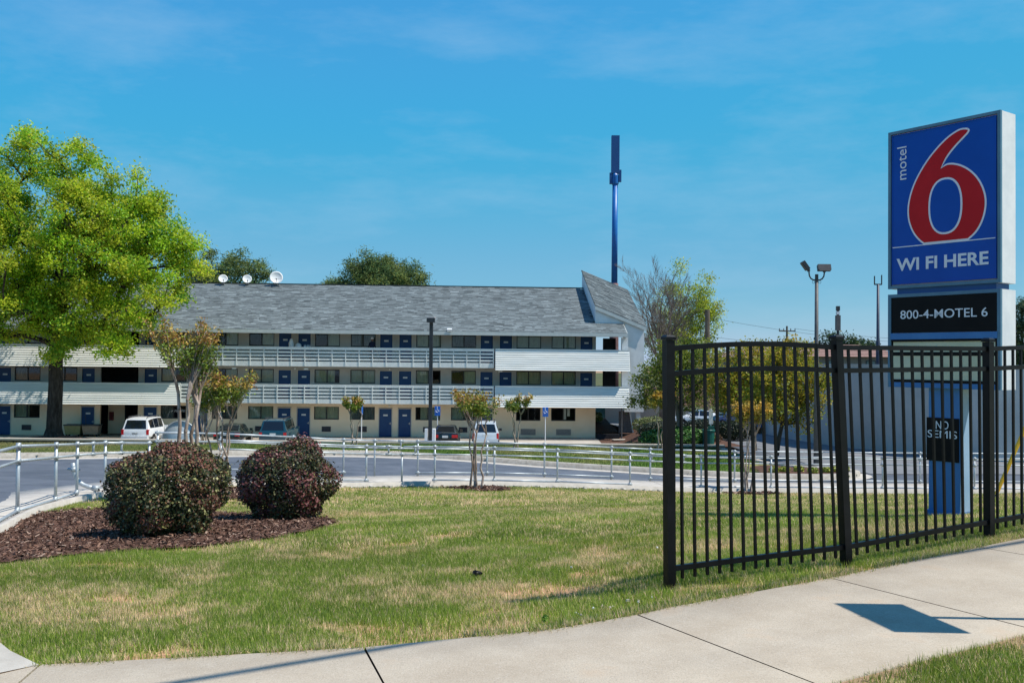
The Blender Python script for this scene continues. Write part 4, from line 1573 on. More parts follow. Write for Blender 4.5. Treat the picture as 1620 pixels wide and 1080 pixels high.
def handrail(name, label, posts, zs, no_bottom=(), half=(), extra=()):
    root = empty(name, (posts[0][0], posts[0][1], zs[0]), label=label, cat='handrail', group='pipe handrails of the ramp')
    o_ = root.location
    P = [Vector((x, y, z)) for (x, y), z in zip(posts, zs)]
    for i, p in enumerate(P):
        top = .84 if i in half else 1.06
        MB().tube([p - Vector((0, 0, .12)), p + Vector((0, 0, top))], .028, 10).build('post', m_galv, root, org=o_, smooth=True)
        for h in ((1.06, .84, .1) if i not in half else (.84, .1)):
            if h == .1 and i in no_bottom and (i - 1) in no_bottom:
                continue
            c = p + Vector((0, 0, h))
            f = MB()
            f.tube([c - Vector((0, 0, .055)), c + Vector((0, 0, .05 if h > 1 else .055))], .036, 10)
            d = (P[min(i + 1, len(P) - 1)] - P[max(i - 1, 0)]).normalized()
            f.tube([c - d * .07, c + d * .07], .033, 10)
            f.build('fitting', m_galv2, root, org=o_, smooth=True)
    for h, nm, r in ((1.06, 'top_rail', .024), (.84, 'middle_rail', .022), (.1, 'bottom_rail', .024)):
        for i in range(len(P) - 1):
            if nm == 'bottom_rail' and i in no_bottom:
                continue
            a, c = P[i] + Vector((0, 0, h)), P[i + 1] + Vector((0, 0, h))
            d = (c - a).normalized()
            MB().tube([a + d * .05, c - d * .05], r, 8).build(nm, m_galv, root, org=o_, smooth=True)
    for a, fr in extra:   # short ties between the two upper rails
        q = P[a].lerp(P[a + 1], fr)
        f = MB()
        f.tube([q + Vector((0, 0, .80)), q + Vector((0, 0, 1.10))], .026, 8)
        for hh in (1.06, .84):
            d = (P[a + 1] - P[a]).normalized()
            f.tube([q + Vector((0, 0, hh)) - d * .09, q + Vector((0, 0, hh)) + d * .09], .036, 8)
        f.build('rail_tie', m_galv2, root, org=o_, smooth=True)
    return root


NP1 = [(-6.55, 11.5), (-7.36, 14.2), (-8.04, 16.8), (-8.6, 18.85), (-8.75, 20.5), (-8.45, 22.2)]
zz1 = [-.66, -.76, -.98, -1.15, -1.27, -1.42]
handrail('handrail', 'near handrail climbing at the left edge behind the mulch bed', NP1, zz1, no_bottom=(3, 4), extra=((3, .55), (4, .35)))
NP2 = [(-7.25, 23.75), (-5.9, 25.2), (-4.06, 26.7), (-3.1, 27.05), (-2.21, 27.6), (-.49, 28.25), (1.42, 29.0), (3.70, 29.5), (5.99, 29.9), (8.30, 30.3), (11.99, 30.65), (15.05, 30.85), (18.2, 30.95)]
zz2 = [zN(x, y) for x, y in NP2]
handrail('handrail', 'near handrail running along the ramp beyond the lawn', NP2, zz2, no_bottom=(2, 3, 7), half=(3,), extra=((2, .62), (3, .4), (7, .3), (7, .75)))
FPn = [(-9.0, 24.2), (-7.85, 25.7), (-6.25, 27.25), (-4.95, 28.1), (-4.1, 28.6), (-2.85, 29.1), (-.75, 30.0), (1.08, 30.55), (3.3, 31.15), (4.6, 31.35), (7.5, 31.85), (10.5, 32.2), (14.0, 32.5), (18.4, 32.7)]
zz3 = [zN(x, y - 1.8) for x, y in FPn]
handrail('handrail', 'far handrail of the ramp on the driveway side', FPn, zz3, no_bottom=(3, 4, 8), extra=((4, .6),))

# a bent length of pipe lying against the ramp edge at the left
bp = empty('bent_pipe', (-9.15, 19.9, -1.2), label='bent grey white pipe end with a clamp standing beside the ramp at the left', cat='pipe')
q = MB()
pts = [(-.02, 0, .62), (-.01, 0, .52), (.01, 0, .42), (.05, 0, .31), (.12, 0, .22), (.22, 0, .16), (.32, 0, .125), (.42, 0, .10)]
q.tube(pts, .045, 10)
q.build('pipe', m_galv, bp, smooth=True)
q = MB()
q.tube([(-.13, 0, .49), (.13, 0, .47)], .03, 8)
q.tube([(.0, 0, .44), (-.005, 0, .53)], .056, 10)
q.build('clamp', m_galv2, bp, smooth=True)
q = MB()
q.tube([(.40, 0, .105), (.53, 0, .085)], .06, 10)
q.tube([(.45, 0, .1), (.45, 0, -.12)], .03, 8)
q.build('end_socket', m_galv2, bp, smooth=True)

# ------------------------------------------------------------------ the roadside sign
SO = (5.175, 13.05, 0.0)
sg = empty('roadside_sign', SO, math.atan2(-.809, .588), 'tall blue roadside sign with a big red 6 on a blue column', 'sign')
SW, SDp = 1.546, .38


def cab(name, z0, z1, bw_, mframe):
    b = MB()
    for a, c, l, h in ((0, SW, z0, z0 + bw_), (0, SW, z1 - bw_, z1), (0, bw_, z0 + bw_, z1 - bw_), (SW - bw_, SW, z0 + bw_, z1 - bw_)):
        b.box(a, c, 0, .04, l, h)
    fr_ = b.build(name, mframe, sg)
    b = MB().box(.002, SW - .002, .0405, SDp, z0 + .002, z1 - .002)
    b.build('cabinet_shell', m_sside, fr_)
    return fr_


up_ = cab('upper_cabinet', 2.68, 4.842, .04, m_sframe)
f1 = MB().box(.055, SW - .055, .008, .04, 2.735, 4.787).build('face_panel', m_sblue, up_)
b = MB()
for a, c, l, h in ((.055, SW - .055, 4.775, 4.787), (.055, .067, 2.747, 4.775), (SW - .067, SW - .055, 2.747, 4.775), (.055, SW - .055, 2.735, 2.747)):
    b.box(a, c, .002, .0075, l, h)
b.build('face_rim', m_sblue, up_)
six = [(1.086, 4.705), (1.04, 4.708), (.99, 4.700), (.87, 4.647), (.745, 4.555), (.611, 4.429), (.492, 4.282), (.388, 4.116), (.319, 3.947), (.284, 3.775), (.291, 3.60), (.354, 3.428), (.441, 3.315), (.52, 3.251), (.70, 3.250),
       (.90, 3.249), (1.13, 3.249), (1.227, 3.32), (1.304, 3.43), (1.357, 3.577), (1.372, 3.742), (1.335, 3.899), (1.258, 4.048), (1.149, 4.165), (1.03, 4.243), (.92, 4.280), (.835, 4.285), (.771, 4.24), (.844, 4.357),
       (.958, 4.479), (1.086, 4.585), (1.137, 4.630), (1.152, 4.664), (1.133, 4.693)]


def chaikin(poly, it=2, keep=()):
    p = [Vector(q) for q in poly]
    kp = [i in keep for i in range(len(p))]
    for _ in range(it):
        out, ok = [], []
        n = len(p)
        for i in range(n):
            if kp[i]:
                out.append(p[i])
                ok.append(True)
            else:
                out += [p[i].lerp(p[i - 1], .25), p[i].lerp(p[(i + 1) % n], .25)]
                ok += [False, False]
        p, kp = out, ok
    return [tuple(q) for q in p]


KEEP = (13, 16, 27)


def inset(poly, d):
    n = len(poly)
    area = sum(poly[i][0] * poly[(i + 1) % n][1] - poly[(i + 1) % n][0] * poly[i][1] for i in range(n))
    s = 1 if area > 0 else -1
    out = []
    for i in range(n):
        a, p, c = Vector(poly[i - 1]), Vector(poly[i]), Vector(poly[(i + 1) % n])
        d1, d2 = (p - a).normalized(), (c - p).normalized()
        n1, n2 = Vector((-d1.y, d1.x)) * s, Vector((-d2.y, d2.x)) * s
        m_ = n1 + n2
        k_ = m_.length_squared
        m_ = m_ * (2 / max(k_, .8))
        out.append(tuple(p + m_ * d))
    return out


six_s = chaikin(six, 2, KEEP)
MB().prism(six_s, .0035, .0078).build('numeral_outline', m_swhite, up_)
six_r = chaikin(inset(six, .023), 2, KEEP)
six_r = [(x_, max(z_, 3.2555)) for x_, z_ in six_r]
MB().prism(six_r, .0005, .0034).build('numeral_six', m_sred, up_)


def ell(cx, cz, a, b_, n=40):
    out = []
    for i in range(n):
        t = 2 * PI * i / n
        c_, s_ = math.cos(t), math.sin(t)
        out.append((cx + a * math.copysign(abs(c_) ** .86, c_), cz + b_ * math.copysign(abs(s_) ** .86, s_)))
    return out


MB().prism(ell(.824, 3.727, .232, .372), -.003, .0004).build('counter_outline', m_swhite, up_)
MB().prism(ell(.824, 3.727, .206, .346), -.006, -.0031).build('counter_fill', m_sblue, up_)
MB().box(.06, SW - .06, .003, .0074, 3.238, 3.25).build('divider_line', m_swhite, up_)
text_obj('motel', .135, .272, 4.16, 4.612, .004, m_swhite, up_, vertical=True)
text_obj('WI FI HERE', .128, 1.392, 2.917, 3.086, .004, m_swhite, up_, bold=.024)
MB().box(.12, SW - .07, .03, SDp - .03, 2.604, 2.681).build('neck', m_towerd, sg)

lo_ = cab('lower_cabinet', 1.337, 2.603, .045, m_sframe)
MB().box(.047, SW - .047, .010, .04, 2.075, 2.557).build('phone_panel', m_sblack, lo_)
text_obj('800-4-MOTEL 6', .182, 1.378, 2.262, 2.378, .008, m_swhite, lo_, bold=.003)
MB().box(.04, SW - .04, -.006, .04, 1.985, 2.07).build('blue_band', m_sband, lo_)
MB().box(.03, SW - .03, -.003, .0395, 1.34, 1.405).build('blue_band', m_sband, lo_)
MB().box(.047, SW - .047, .02, .04, 1.407, 1.983).build('letter_board_back', m_sblack, lo_)
MB().box(.075, SW - .075, .012, .0195, 1.815, 1.955).build('letter_panel', m_cream, lo_)
MB().box(.075, SW - .075, .012, .0195, 1.445, 1.765).build('letter_panel', m_cream, lo_)
for z_ in (1.79, 1.425, 1.97):
    MB().box(.05, SW - .05, .0, .0115, z_ - .017, z_ + .017).build('letter_rail', m_sblack, lo_)
col_ = MB().box(.562, .995, .06, .30, -.45, 1.337).build('column', m_scol, sg)
MB().box(.9952, .999, .062, .298, -.262, 1.33).build('column_sunlit_side', mat('sign_sunlit_pale_blue', (.26, .41, .58), (.33, .48, .64), 3, .4, spec=.5), col_)  # added pale plate: the column's sunlit brightness is put into its colour
MB().box(.54, 1.017, .035, .325, -.36, -.27).build('column_foot', m_scol, col_)
pnl = MB().box(.540, .982, .045, .058, .382, .95).build('notice_panel', m_sblack, sg)
text_obj('NO', .672, .846, .803, .91, .042, m_swhite, pnl, bold=.0)
text_obj('SEMIS', .558, .962, .686, .785, .042, m_swhite, pnl, bold=.0)

# traffic sign on a post just outside the picture: it throws the shadow on the sidewalk
ts = empty('traffic_sign', (3.80, 5.89, .03), label='square traffic sign on a thin post standing at the sidewalk', cat='sign')
MB().tube([(0, 0, -.2), (0, 0, 2.62)], .026, 8).build('post', m_galv, ts)
b = MB().cbox((-.03, 0, 2.22), (.012, .71, .72))
b.build('sign_plate', m_galv, ts).rotation_euler = (0, 0, .18)


# ------------------------------------------------------------------ poles, cables, lamps
def pole_arm_wire():
    pass


lamp = empty('lamp_post', (-4.86, 57.0, -4.2), label='dark square lamp post with a shoebox head standing in the car park', cat='street lamp')
MB().box(-.105, .105, -.105, .105, .0, 8.35).build('pole', m_dmetal, lamp)
b = MB()
b.box(-.24, .24, -.62, -.107, 8.08, 8.34)
b.build('lamp_head', m_dmetal, lamp)
MB().box(-.24, .24, -.6, -.04, 8.342, 8.40).build('lamp_lid', mat('lid_pink_white', (.6, .52, .5), (.68, .6, .58), 5, .5), lamp)
b = MB()
b.box(-.3, -.14, -.3, .2, .9, 1.72)
b.box(.14, .32, -.3, .2, .9, 1.72)
b.build('meter_box', m_whitep, lamp)

fl = empty('floodlight_pole', (13.17, 41.0, -2.85), label='tall grey pole with two floodlights on curved arms', cat='street lamp')
MB().tube([(0, 0, 0), (0, 0, 4.5), (0, 0, 8.0)], [.115, .09, .075], 14).build('pole', m_gmetal, fl, smooth=True)
MB().tube([(0, 0, 7.95), (0, 0, 8.35)], .075, 10).build('pole_top', m_dmetal, fl)
for s_ in (-1, 1):
    pts = [(0, 0, 8.12), (s_ * .13, 0, 8.10), (s_ * .24, 0, 8.16), (s_ * .31, 0, 8.27), (s_ * .33, 0, 8.4), (s_ * .33, 0, 8.5)]
    MB().tube(pts, .032, 8).build('arm', m_dmetal, fl, smooth=True)
    MB().tube([(s_ * .14 + .05 * math.cos(t), 0, 8.02 + .07 * math.sin(t)) for t in np.linspace(0, 2 * PI, 9)], .008, 4).build('cable_loop', m_dmetal, fl)
    h_ = MB()
    g_ = MB()
    if s_ < 0:
        h_.cbox((-.50, .0, 8.72), (.42, .32, .15), ry=.95)
        h_.cbox((-.37, 0, 8.56), (.1, .12, .18), ry=-.4)
        g_.cbox((-.57, 0, 8.67), (.36, .27, .012), ry=.95)
    else:
        h_.cbox((.33, 0.03, 8.64), (.56, .2, .26), rx=-.35)
        h_.cbox((.33, .0, 8.5), (.1, .1, .12))
        g_.cbox((.33, -.075, 8.605), (.48, .012, .2), rx=-.35)
    h = h_.build('floodlight', m_dmetal, fl)
    g_.build('lens', m_gmetal, h)

an = empty('antenna_pole', (27.5, 80, -4.0), label='thin dark pole carrying small stacked antenna boxes', cat='pole')
MB().tube([(0, 0, 0), (0, 0, 10.1)], .11, 8).build('pole', m_dmetal, an)
for z0, z1, r, mm in ((7.3, 8.05, .15, m_dmetal), (8.4, 9.75, .21, m_gmetal), (9.78, 10.05, .15, m_dish), (10.1, 10.5, .16, m_dmetal)):
    MB().cbox((0, 0, (z0 + z1) / 2), (r * 1.7, r * 1.7, (z1 - z0) * .95)).build('antenna_box', mm, an)

tp_ = empty('forked_pole', (34.75, 90, -4.2), label='tall plain steel pole with a forked tip left of the big sign', cat='pole')
MB().tube([(0, 0, 0), (0, 0, 8.0), (0, 0, 8.1), (0, 0, 13.4)], [.21, .19, .15, .12], 12).build('pole', mat('pole_navy', (.03, .04, .07), (.05, .06, .09), 3, .5), tp_, smooth=True)
b = MB()
b.beam((-.36, 0, 13.4), (.36, 0, 13.4), .1, .12)
b.tube([(-.34, 0, 13.4), (-.34, 0, 14.2)], .06, 6)
b.tube([(.34, 0, 13.4), (.34, 0, 14.3)], .06, 6)
b.build('fork', m_dmetal, tp_)

up1 = empty('utility_pole', (43.5, 150, -3.5), label='distant utility pole with two crossarms above the red roofs', cat='pole', group='utility poles')
MB().tube([(0, 0, 0), (0, 0, 11.0)], [.22, .15], 8).build('pole', m_wood, up1)
for z_, L_ in ((10.2, 2.6), (8.5, 3.2)):
    MB().beam((-L_ / 2, -.16, z_), (L_ / 2, -.16, z_), .14, .18).build('crossarm', m_wood, up1)
    b = MB()
    for s_ in (-1, -.45, .45, 1):
        b.tube([(s_ * L_ / 2 * .95, -.16, z_ + .09), (s_ * L_ / 2 * .95, -.16, z_ + .42)], .07, 6)
    b.build('insulator', m_gmetal, up1)
MB().beam((-.9, -.1, 8.4), (-.05, -.1, 5.5), .05, .05).build('brace', m_wood, up1)

up2 = empty('utility_pole', (15.45, 75, -3.3), label='weathered bare wooden pole beside the half bare tree', cat='pole', group='utility poles')
MB().tube([(0, 0, 0), (0, 0, 9.1)], [.24, .19], 10).build('pole', m_wood, up2)


def wire(name, a, c, sag, r, label, cat='power line', group=None):
    a, c = Vector(a), Vector(c)
    pts = [a.lerp(c, t) - Vector((0, 0, 4 * sag * t * (1 - t))) - a for t in np.linspace(0, 1, 17)]
    o = MB().tube(pts, r, 5, cap=False).build(name, m_wire, None, smooth=True)
    o.location = a
    return tag(o, label, cat, group)


m_wire_l = m_wire
wire('power_line', (15.45, 75, 5.2), (70, 110, 6.2), 2.0, .012, 'upper thin power line crossing from the wooden pole to the big sign', group='overhead lines')
wire('power_line', (15.45, 75, 3.7), (72, 118, 4.8), 1.4, .012, 'lower thin power line crossing from the wooden pole to the big sign', group='overhead lines')
wire('power_line', (44.7, 149.8, 7.1), (95, 135, 8.0), 2.2, .02, 'power line leaving the upper crossarm toward the right', group='overhead lines')
wire('power_line', (42.2, 149.8, 5.4), (95, 133, 6.2), 1.6, .02, 'power line leaving the lower crossarm toward the right', group='overhead lines')
wire('power_line', (42.0, 149.8, 5.3), (23, 120, 1.2), 1.0, .02, 'power line dropping left from the lower crossarm', group='overhead lines')

# overhead cable close to the street: only its shadow falls into the picture
c1 = empty('utility_pole', (-14.5, -3.78, -.9), label='utility pole left of the sidewalk carrying the street cable', cat='pole', group='street cable poles')
MB().tube([(0, 0, 0), (0, 0, 8.3)], [.16, .12], 10).build('pole', m_wood, c1)
c2 = empty('utility_pole', (31.0, 18.57, .2), label='utility pole far along the street carrying the street cable', cat='pole', group='street cable poles')
MB().tube([(0, 0, 0), (0, 0, 8.3)], [.16, .12], 10).build('pole', m_wood, c2)
wire('street_cable', (-14.5, -3.78, 7.3), (31.0, 18.57, 8.3), .5, .036, 'black cable strung over the sidewalk between two poles', 'cable')
gp = empty('utility_pole', (13.0, 18.6, -.5), label='utility pole at the right edge of the lawn held by a guy wire', cat='pole')
MB().tube([(0, 0, 0), (0, 0, 8.6)], [.17, .12], 10).build('pole', m_wood, gp)
ga, gb = Vector((9.36, 18.4, -.93)) - gp.location, Vector((12.95, 18.6, 7.0)) - gp.location
MB().tube([ga, gb], .012, 6).build('guy_wire', m_wire, gp)
MB().tube([ga.lerp(gb, .01), ga.lerp(gb, .32)], .038, 8).build('guy_guard', m_yellow, gp)
MB().tube([ga - Vector((0, 0, .2)), ga + Vector((0, 0, .05))], .025, 6).build('guy_anchor', m_galv, gp)

# tall phone mast behind the motel
mt = empty('phone_mast', (11.83, 110, -4.5), label='tall blue phone mast with a thick antenna shroud rising behind the motel', cat='mast')
MB().tube([(0, 0, 0), (0, 0, 15.2)], [.62, .46], 16).build('mast_base', m_rust, mt, smooth=True)
MB().tube([(0, 0, 15.2), (0, 0, 26.7)], [.36, .31], 16).build('mast_tube', m_tower, mt, smooth=True)
b = MB()
b.box(-.46, .46, -.3, .3, 28.0, 32.4)
b.build('antenna_shroud', m_towerd, mt)
b = MB()
b.cbox((-.52, -.1, 26.8 + .6), (.28, .35, 1.3))
b.cbox((.56, -.1, 27.1 + .6), (.28, .35, 1.4))
b.build('side_antenna', m_towerd, mt)
b = MB()
b.lathe([(.3, 0), (.42, .2), (.42, 1.2), (.3, 1.4)], 12, (0, 0, 26.6))
b.tube([(0, -.5, 26.9), (0, -.5, 27.5)], .06, 6)
b.build('mount', m_tower, mt)

# handicapped parking signs
hp = MB().tube([(0, 0, 0), (0, 0, 2.42)], .03, 8)
hplate = MB().box(-.2, .2, -.045, -.031, 1.98, 2.48)
hplate2 = MB().box(-.2, .2, -.043, -.031, 1.82, 1.97)
ic = MB()
ic.cbox((-.02, -.048, 2.41), (.06, .004, .06))
ic.tube([(-.03 + .09 * math.cos(t), -.048, 2.15 + .09 * math.sin(t)) for t in np.linspace(2.2, 6.6, 12)], .014, 4)
ic.beam((-.02, -.048, 2.37), (-.01, -.048, 2.22), .004, .035)
ic.beam((-.01, -.048, 2.22), (.09, -.048, 2.21), .004, .03)
ic.beam((.09, -.048, 2.21), (.13, -.048, 2.09), .004, .03)
for i, (x_, y_, lab) in enumerate([(-5.13, 66.0, 'blue wheelchair parking sign beside the lamp post'), (2.37, 66.0, 'blue wheelchair parking sign in front of the ground floor office window')]):
    hs_ = empty('parking_sign', (x_, y_, -4.05), th, lab, 'sign', 'wheelchair parking signs')
    if i == 0:
        hparts = [hp.build('post', m_whitep, hs_), hplate.build('sign_plate', m_hcblue, hs_), hplate2.build('lower_plate', m_hcblue, hs_), ic.build('wheelchair_symbol', m_swhite, hs_)]
    else:
        for q in hparts:
            share(q, hs_)
hs_ = empty('parking_sign', (-10.4, 66.0, -4.05), th + 1.45, 'parking sign seen edge on beside the small myrtle', 'sign', 'wheelchair parking signs')
for q in hparts[:3]:
    share(q, hs_)


# ------------------------------------------------------------------ cars
def car(name, label, loc, rz, st, paint, rear, windsh, sides, lamps, plate=(0, .78), rails=False, mirror_x=.6, group='cars parked at the motel', wheel_r=.34, bumper=None, spare=False):
    root = empty(name, loc, rz, label, 'car', group)
    V, n = [], 9
    for x, zb, zl, zt, wb, wt in st:
        V += [(x, -wb * .8, zb), (x, -wb, zb + (zl - zb) * .35), (x, -wb, zl - .06), (x, -wb * .97, zl), (x, -wt, zt - .012)]
        V += [(x, -wt * .5, zt), (x, 0, zt + .004), (x, wt * .5, zt)]
        V += [(x, wt, zt - .012), (x, wb * .97, zl), (x, wb, zl - .06), (x, wb, zb + (zl - zb) * .35), (x, wb * .8, zb)]
    n = 13
    F = []
    for i in range(len(st) - 1):
        for k in range(n):
            k2 = (k + 1) % n
            F.append((i * n + k, i * n + k2, (i + 1) * n + k2, (i + 1) * n + k))
    F.append(tuple(range(n - 1, -1, -1)))
    F.append(tuple((len(st) - 1) * n + k for k in range(n)))
    body = MB().add(V, F).build('body', paint, root)
    for p in body.data.polygons:
        p.use_smooth = True
    try:
        body.data.set_sharp_from_angle(angle=.5)
    except Exception:
        pass
    g = lambda i, k: Vector(V[i * n + k])

    def glass(nm, a, b_, c, d, ins=(.06, .1), off=.022):
        nr = (b_ - a).cross(d - a).normalized()
        ctr = (a + b_ + c + d) / 4
        if nr.dot(ctr - Vector((0, 0, .6))) < 0:
            nr = -nr
        bl = lambda s, t: (a * (1 - s) + b_ * s) * (1 - t) + (d * (1 - s) + c * s) * t
        q = [bl(ins[0], ins[1]), bl(1 - ins[0], ins[1]), bl(1 - ins[0], 1 - ins[1]), bl(ins[0], 1 - ins[1])]
        mb = MB().add([p + nr * off for p in q] + [p - nr * .01 for p in q], [(0, 1, 2, 3), (7, 6, 5, 4), (0, 4, 5, 1), (1, 5, 6, 2), (2, 6, 7, 3), (3, 7, 4, 0)])
        return mb.build(nm, m_cglass, root)
    i = rear
    glass('rear_window', g(i, 4), g(i, 8), g(i + 1, 8), g(i + 1, 4), (.07, .08))
    i = windsh
    glass('windscreen', g(i, 4), g(i, 8), g(i + 1, 8), g(i + 1, 4), (.06, .08))
    for i in sides:
        glass('side_window', g(i, 3), g(i + 1, 3), g(i + 1, 4), g(i, 4), (.05, .1))
        glass('side_window', g(i, 9), g(i + 1, 9), g(i + 1, 8), g(i, 8), (.05, .1))
    xw = [st[0][0] + .9, st[-1][0] - .95]
    wb = max(s[4] for s in st)
    for xx in xw:
        for s in (-1, 1):
            t_ = MB().tube([(xx, s * (wb - .2), wheel_r), (xx, s * (wb + .015), wheel_r)], wheel_r, 18).build('wheel', m_tyre, root)
            MB().tube([(xx, s * (wb + .005), wheel_r), (xx, s * (wb + .025), wheel_r)], wheel_r * .62, 12).build('rim', m_rim, t_)
            a_ = MB().tube([(xx, s * (wb - .15), wheel_r + .02), (xx, s * (wb + .004), wheel_r + .02)], wheel_r + .07, 18)
            a_.build('wheel_arch', m_tyre, root)
    x0 = st[0][0]
    for s in (-1, 1):
        b = MB()
        for z0, z1, y0, y1, xo in lamps:
            b.box(x0 - .035 + xo, x0 + .22 + xo, min(s * y0, s * y1), max(s * y0, s * y1), z0, z1)
        b.build('tail_light', m_red, root)
        b = MB().cbox((mirror_x, s * (wb + .12), st[2][2] + .02), (.12, .2, .16))
        b.build('mirror', paint if paint is not m_paintw2 else m_dark, root)
        b = MB().box(st[-1][0] - .12, st[-1][0] + .02, min(s * .5, s * .74), max(s * .5, s * .74), st[-1][1] + .18, st[-1][1] + .34)
        b.build('headlight', m_whitep, root)
    px_, pz = plate
    MB().box(x0 - .03 + px_, x0 - .005 + px_, -.19, .19, pz, pz + .15).build('number_plate', m_plate, root)
    b = MB().box(x0 - .13, x0 + .12, -wb * .92, wb * .92, st[0][1] - .02, st[0][1] + .2)
    b.build('bumper', bumper or paint, root)
    if rails:
        ra = [i for i in range(len(st)) if st[i][3] > max(s[3] for s in st) - .12]
        xa, xb = st[ra[0]][0] + .1, st[ra[-1]][0] - .1
        zt = max(s[3] for s in st)
        for s in (-1, 1):
            yy = s * (st[ra[0]][5] - .08)
            MB().tube([(xa, yy, zt - .03), (xa + .12, yy, zt + .06), (xb - .12, yy, zt + .06), (xb, yy, zt - .03)], .025, 6).build('roof_rail', m_dmetal, root)
    return root


SUV = [(-2.36, .46, .90, .92, .80, .74), (-2.32, .42, 1.06, 1.08, .90, .84), (-2.06, .36, 1.10, 1.74, .93, .70), (-1.25, .3, 1.08, 1.82, .94, .73), (-.35, .3, 1.06, 1.83, .94, .73), (.5, .3, 1.04, 1.78, .94, .71),
       (1.2, .3, 1.02, 1.08, .94, .78), (2.05, .34, .98, 1.03, .92, .78), (2.36, .42, .8, .86, .84, .74)]
SUVS = [(-2.16, .46, .90, .92, .78, .72), (-2.13, .42, 1.02, 1.04, .87, .82), (-1.86, .36, 1.06, 1.66, .89, .66), (-1.0, .3, 1.05, 1.74, .9, .68), (-.2, .3, 1.03, 1.74, .9, .68), (.55, .3, 1.01, 1.68, .9, .66),
        (1.15, .3, 1.0, 1.05, .9, .74), (1.9, .34, .95, 1.0, .88, .74), (2.16, .42, .8, .84, .8, .7)]
SEDAN = [(-2.28, .42, .82, .86, .78, .68), (-2.22, .36, .96, 1.0, .87, .74), (-1.6, .3, .97, 1.03, .89, .72), (-.85, .28, .96, 1.38, .89, .58), (0, .28, .94, 1.43, .89, .6), (.5, .28, .92, 1.37, .89, .58),
         (1.25, .28, .9, .97, .89, .7), (2.0, .3, .82, .86, .86, .7), (2.3, .36, .66, .7, .78, .66)]
m_paintw = mat('car_white', (.74, .76, .78), rough=.28, coat=.6, spec=.5)
m_paintw2 = mat('car_silver_white', (.60, .66, .70), rough=.28, coat=.6, spec=.5)
m_paintb = mat('car_black', (.008, .010, .009), rough=.22, coat=.8, spec=.5)
m_paintg = mat('car_dark_green', (.008, .018, .013), rough=.22, coat=.8, spec=.5)
m_paintt = mat('car_teal', (.008, .05, .075), rough=.25, coat=.8, spec=.5)
m_paintb2 = mat('car_blue', (.02, .09, .26), rough=.3, coat=.5, spec=.5)
HD = PI / 2
car('parked_car', 'white estate type four wheel drive with roof rails nosed in near the tree', (-25.0, 65.3, -4.24), HD + .03, SUV, m_paintw, 1, 5, (2, 3, 4), [(.74, 1.08, .74, .9, .03)], plate=(.03, .72), rails=True)
car('parked_car', 'dark green saloon car nosed in behind the silver dome', (-19.0, 65.2, -4.26), HD + .06, SEDAN, m_paintg, 2, 5, (3, 4), [(.72, .92, .55, .85, 0)], bumper=m_paintb)
car('parked_car', 'dark teal van with a steep rear window nosed in behind the right bush', (-15.85, 65.2, -4.24), HD + .03, SUV, m_paintt, 1, 5, (2, 3, 4), [(.78, .98, .7, .9, .03)], rails=True)
car('parked_car', 'black coupe with red tail lights nosed in beside the lamp post', (-4.45, 65.3, -4.22), HD + .03, SEDAN, m_paintb, 2, 5, (3, 4), [(.70, .90, .45, .84, 0)], plate=(0, .70))
car('parked_car', 'small silver white four wheel drive nosed in behind the ramp myrtle', (-1.75, 65.3, -4.22), HD + .03, SUVS, m_paintw2, 1, 5, (2, 3, 4), [(.62, 1.02, .72, .87, .03)], plate=(.02, .80), rails=True)
car('parked_car', 'white car mostly hidden by the hedge right of the motel', (15.0, 75.5, -3.55), HD + 1.3, SEDAN, m_paintw, 2, 5, (3, 4), [(.72, .92, .55, .85, 0)], group='cars behind the hedge')
car('parked_car', 'teal car mostly hidden by the dark shrubs behind the fence', (16.6, 73.0, -3.6), HD + 1.2, SEDAN, m_paintt, 2, 5, (3, 4), [(.72, .92, .55, .85, 0)], group='cars behind the hedge')
car('parked_car', 'blue car parked in front of the grey end wall', (16.3, 66.5, -3.15), HD + .5, SUVS, m_paintb2, 1, 5, (2, 3, 4), [(.62, 1.02, .72, .87, .03)], group='cars behind the hedge')

# pale metal half dome standing in front of the cars
hd = empty('metal_dome', (-20.85, 60.2, -4.25), label='pale grey half dome sheet metal cover standing between the parked cars', cat='cover')
b = MB()
n, mrow = 24, 6
vs, fs = [], []
for j in range(mrow + 1):
    for i in range(n + 1):
        t = PI * i / n
        s = j / mrow
        rx, rz_ = 1.22 * (1 - .08 * s * s), 1.86 * (1 - .06 * s * s)
        vs.append((rx * math.cos(t), -.35 + .7 * s, .02 + rz_ * math.sin(t) ** .8))
for j in range(mrow):
    for i in range(n):
        a = j * (n + 1) + i
        fs.append((a, a + 1, a + n + 2, a + n + 1))
c0 = len(vs)
vs.append((0, -.38, .4))
for i in range(n):
    fs.append((c0, i + 1, i))
b.add(vs, fs)
b.build('shell', mat('dome_sheet', (.34, .39, .40), (.46, .50, .51), 1.6, .35, metal=.35, spec=.5), hd, smooth=True)
MB().tube([(1.24 * math.cos(t), -.36, .02 + 1.88 * math.sin(t) ** .8) for t in np.linspace(0.02, PI - .02, 25)], .03, 6).build('rim', m_galv, hd, smooth=True)
b = MB()
b.cbox((-1.75, -.1, .62), (1.3, .8, .07), ry=-.05)
for s in (-2.25, -1.25):
    b.box(s - .03, s + .03, -.3, -.24, 0, .6)
b.build('side_tray', m_galv, hd)
MB().tube([(.75, -.3, 1.55), (1.35, -.4, .6), (1.5, -.4, .1)], .03, 6).build('strut', m_whitep, hd, smooth=True)
#SPLIT


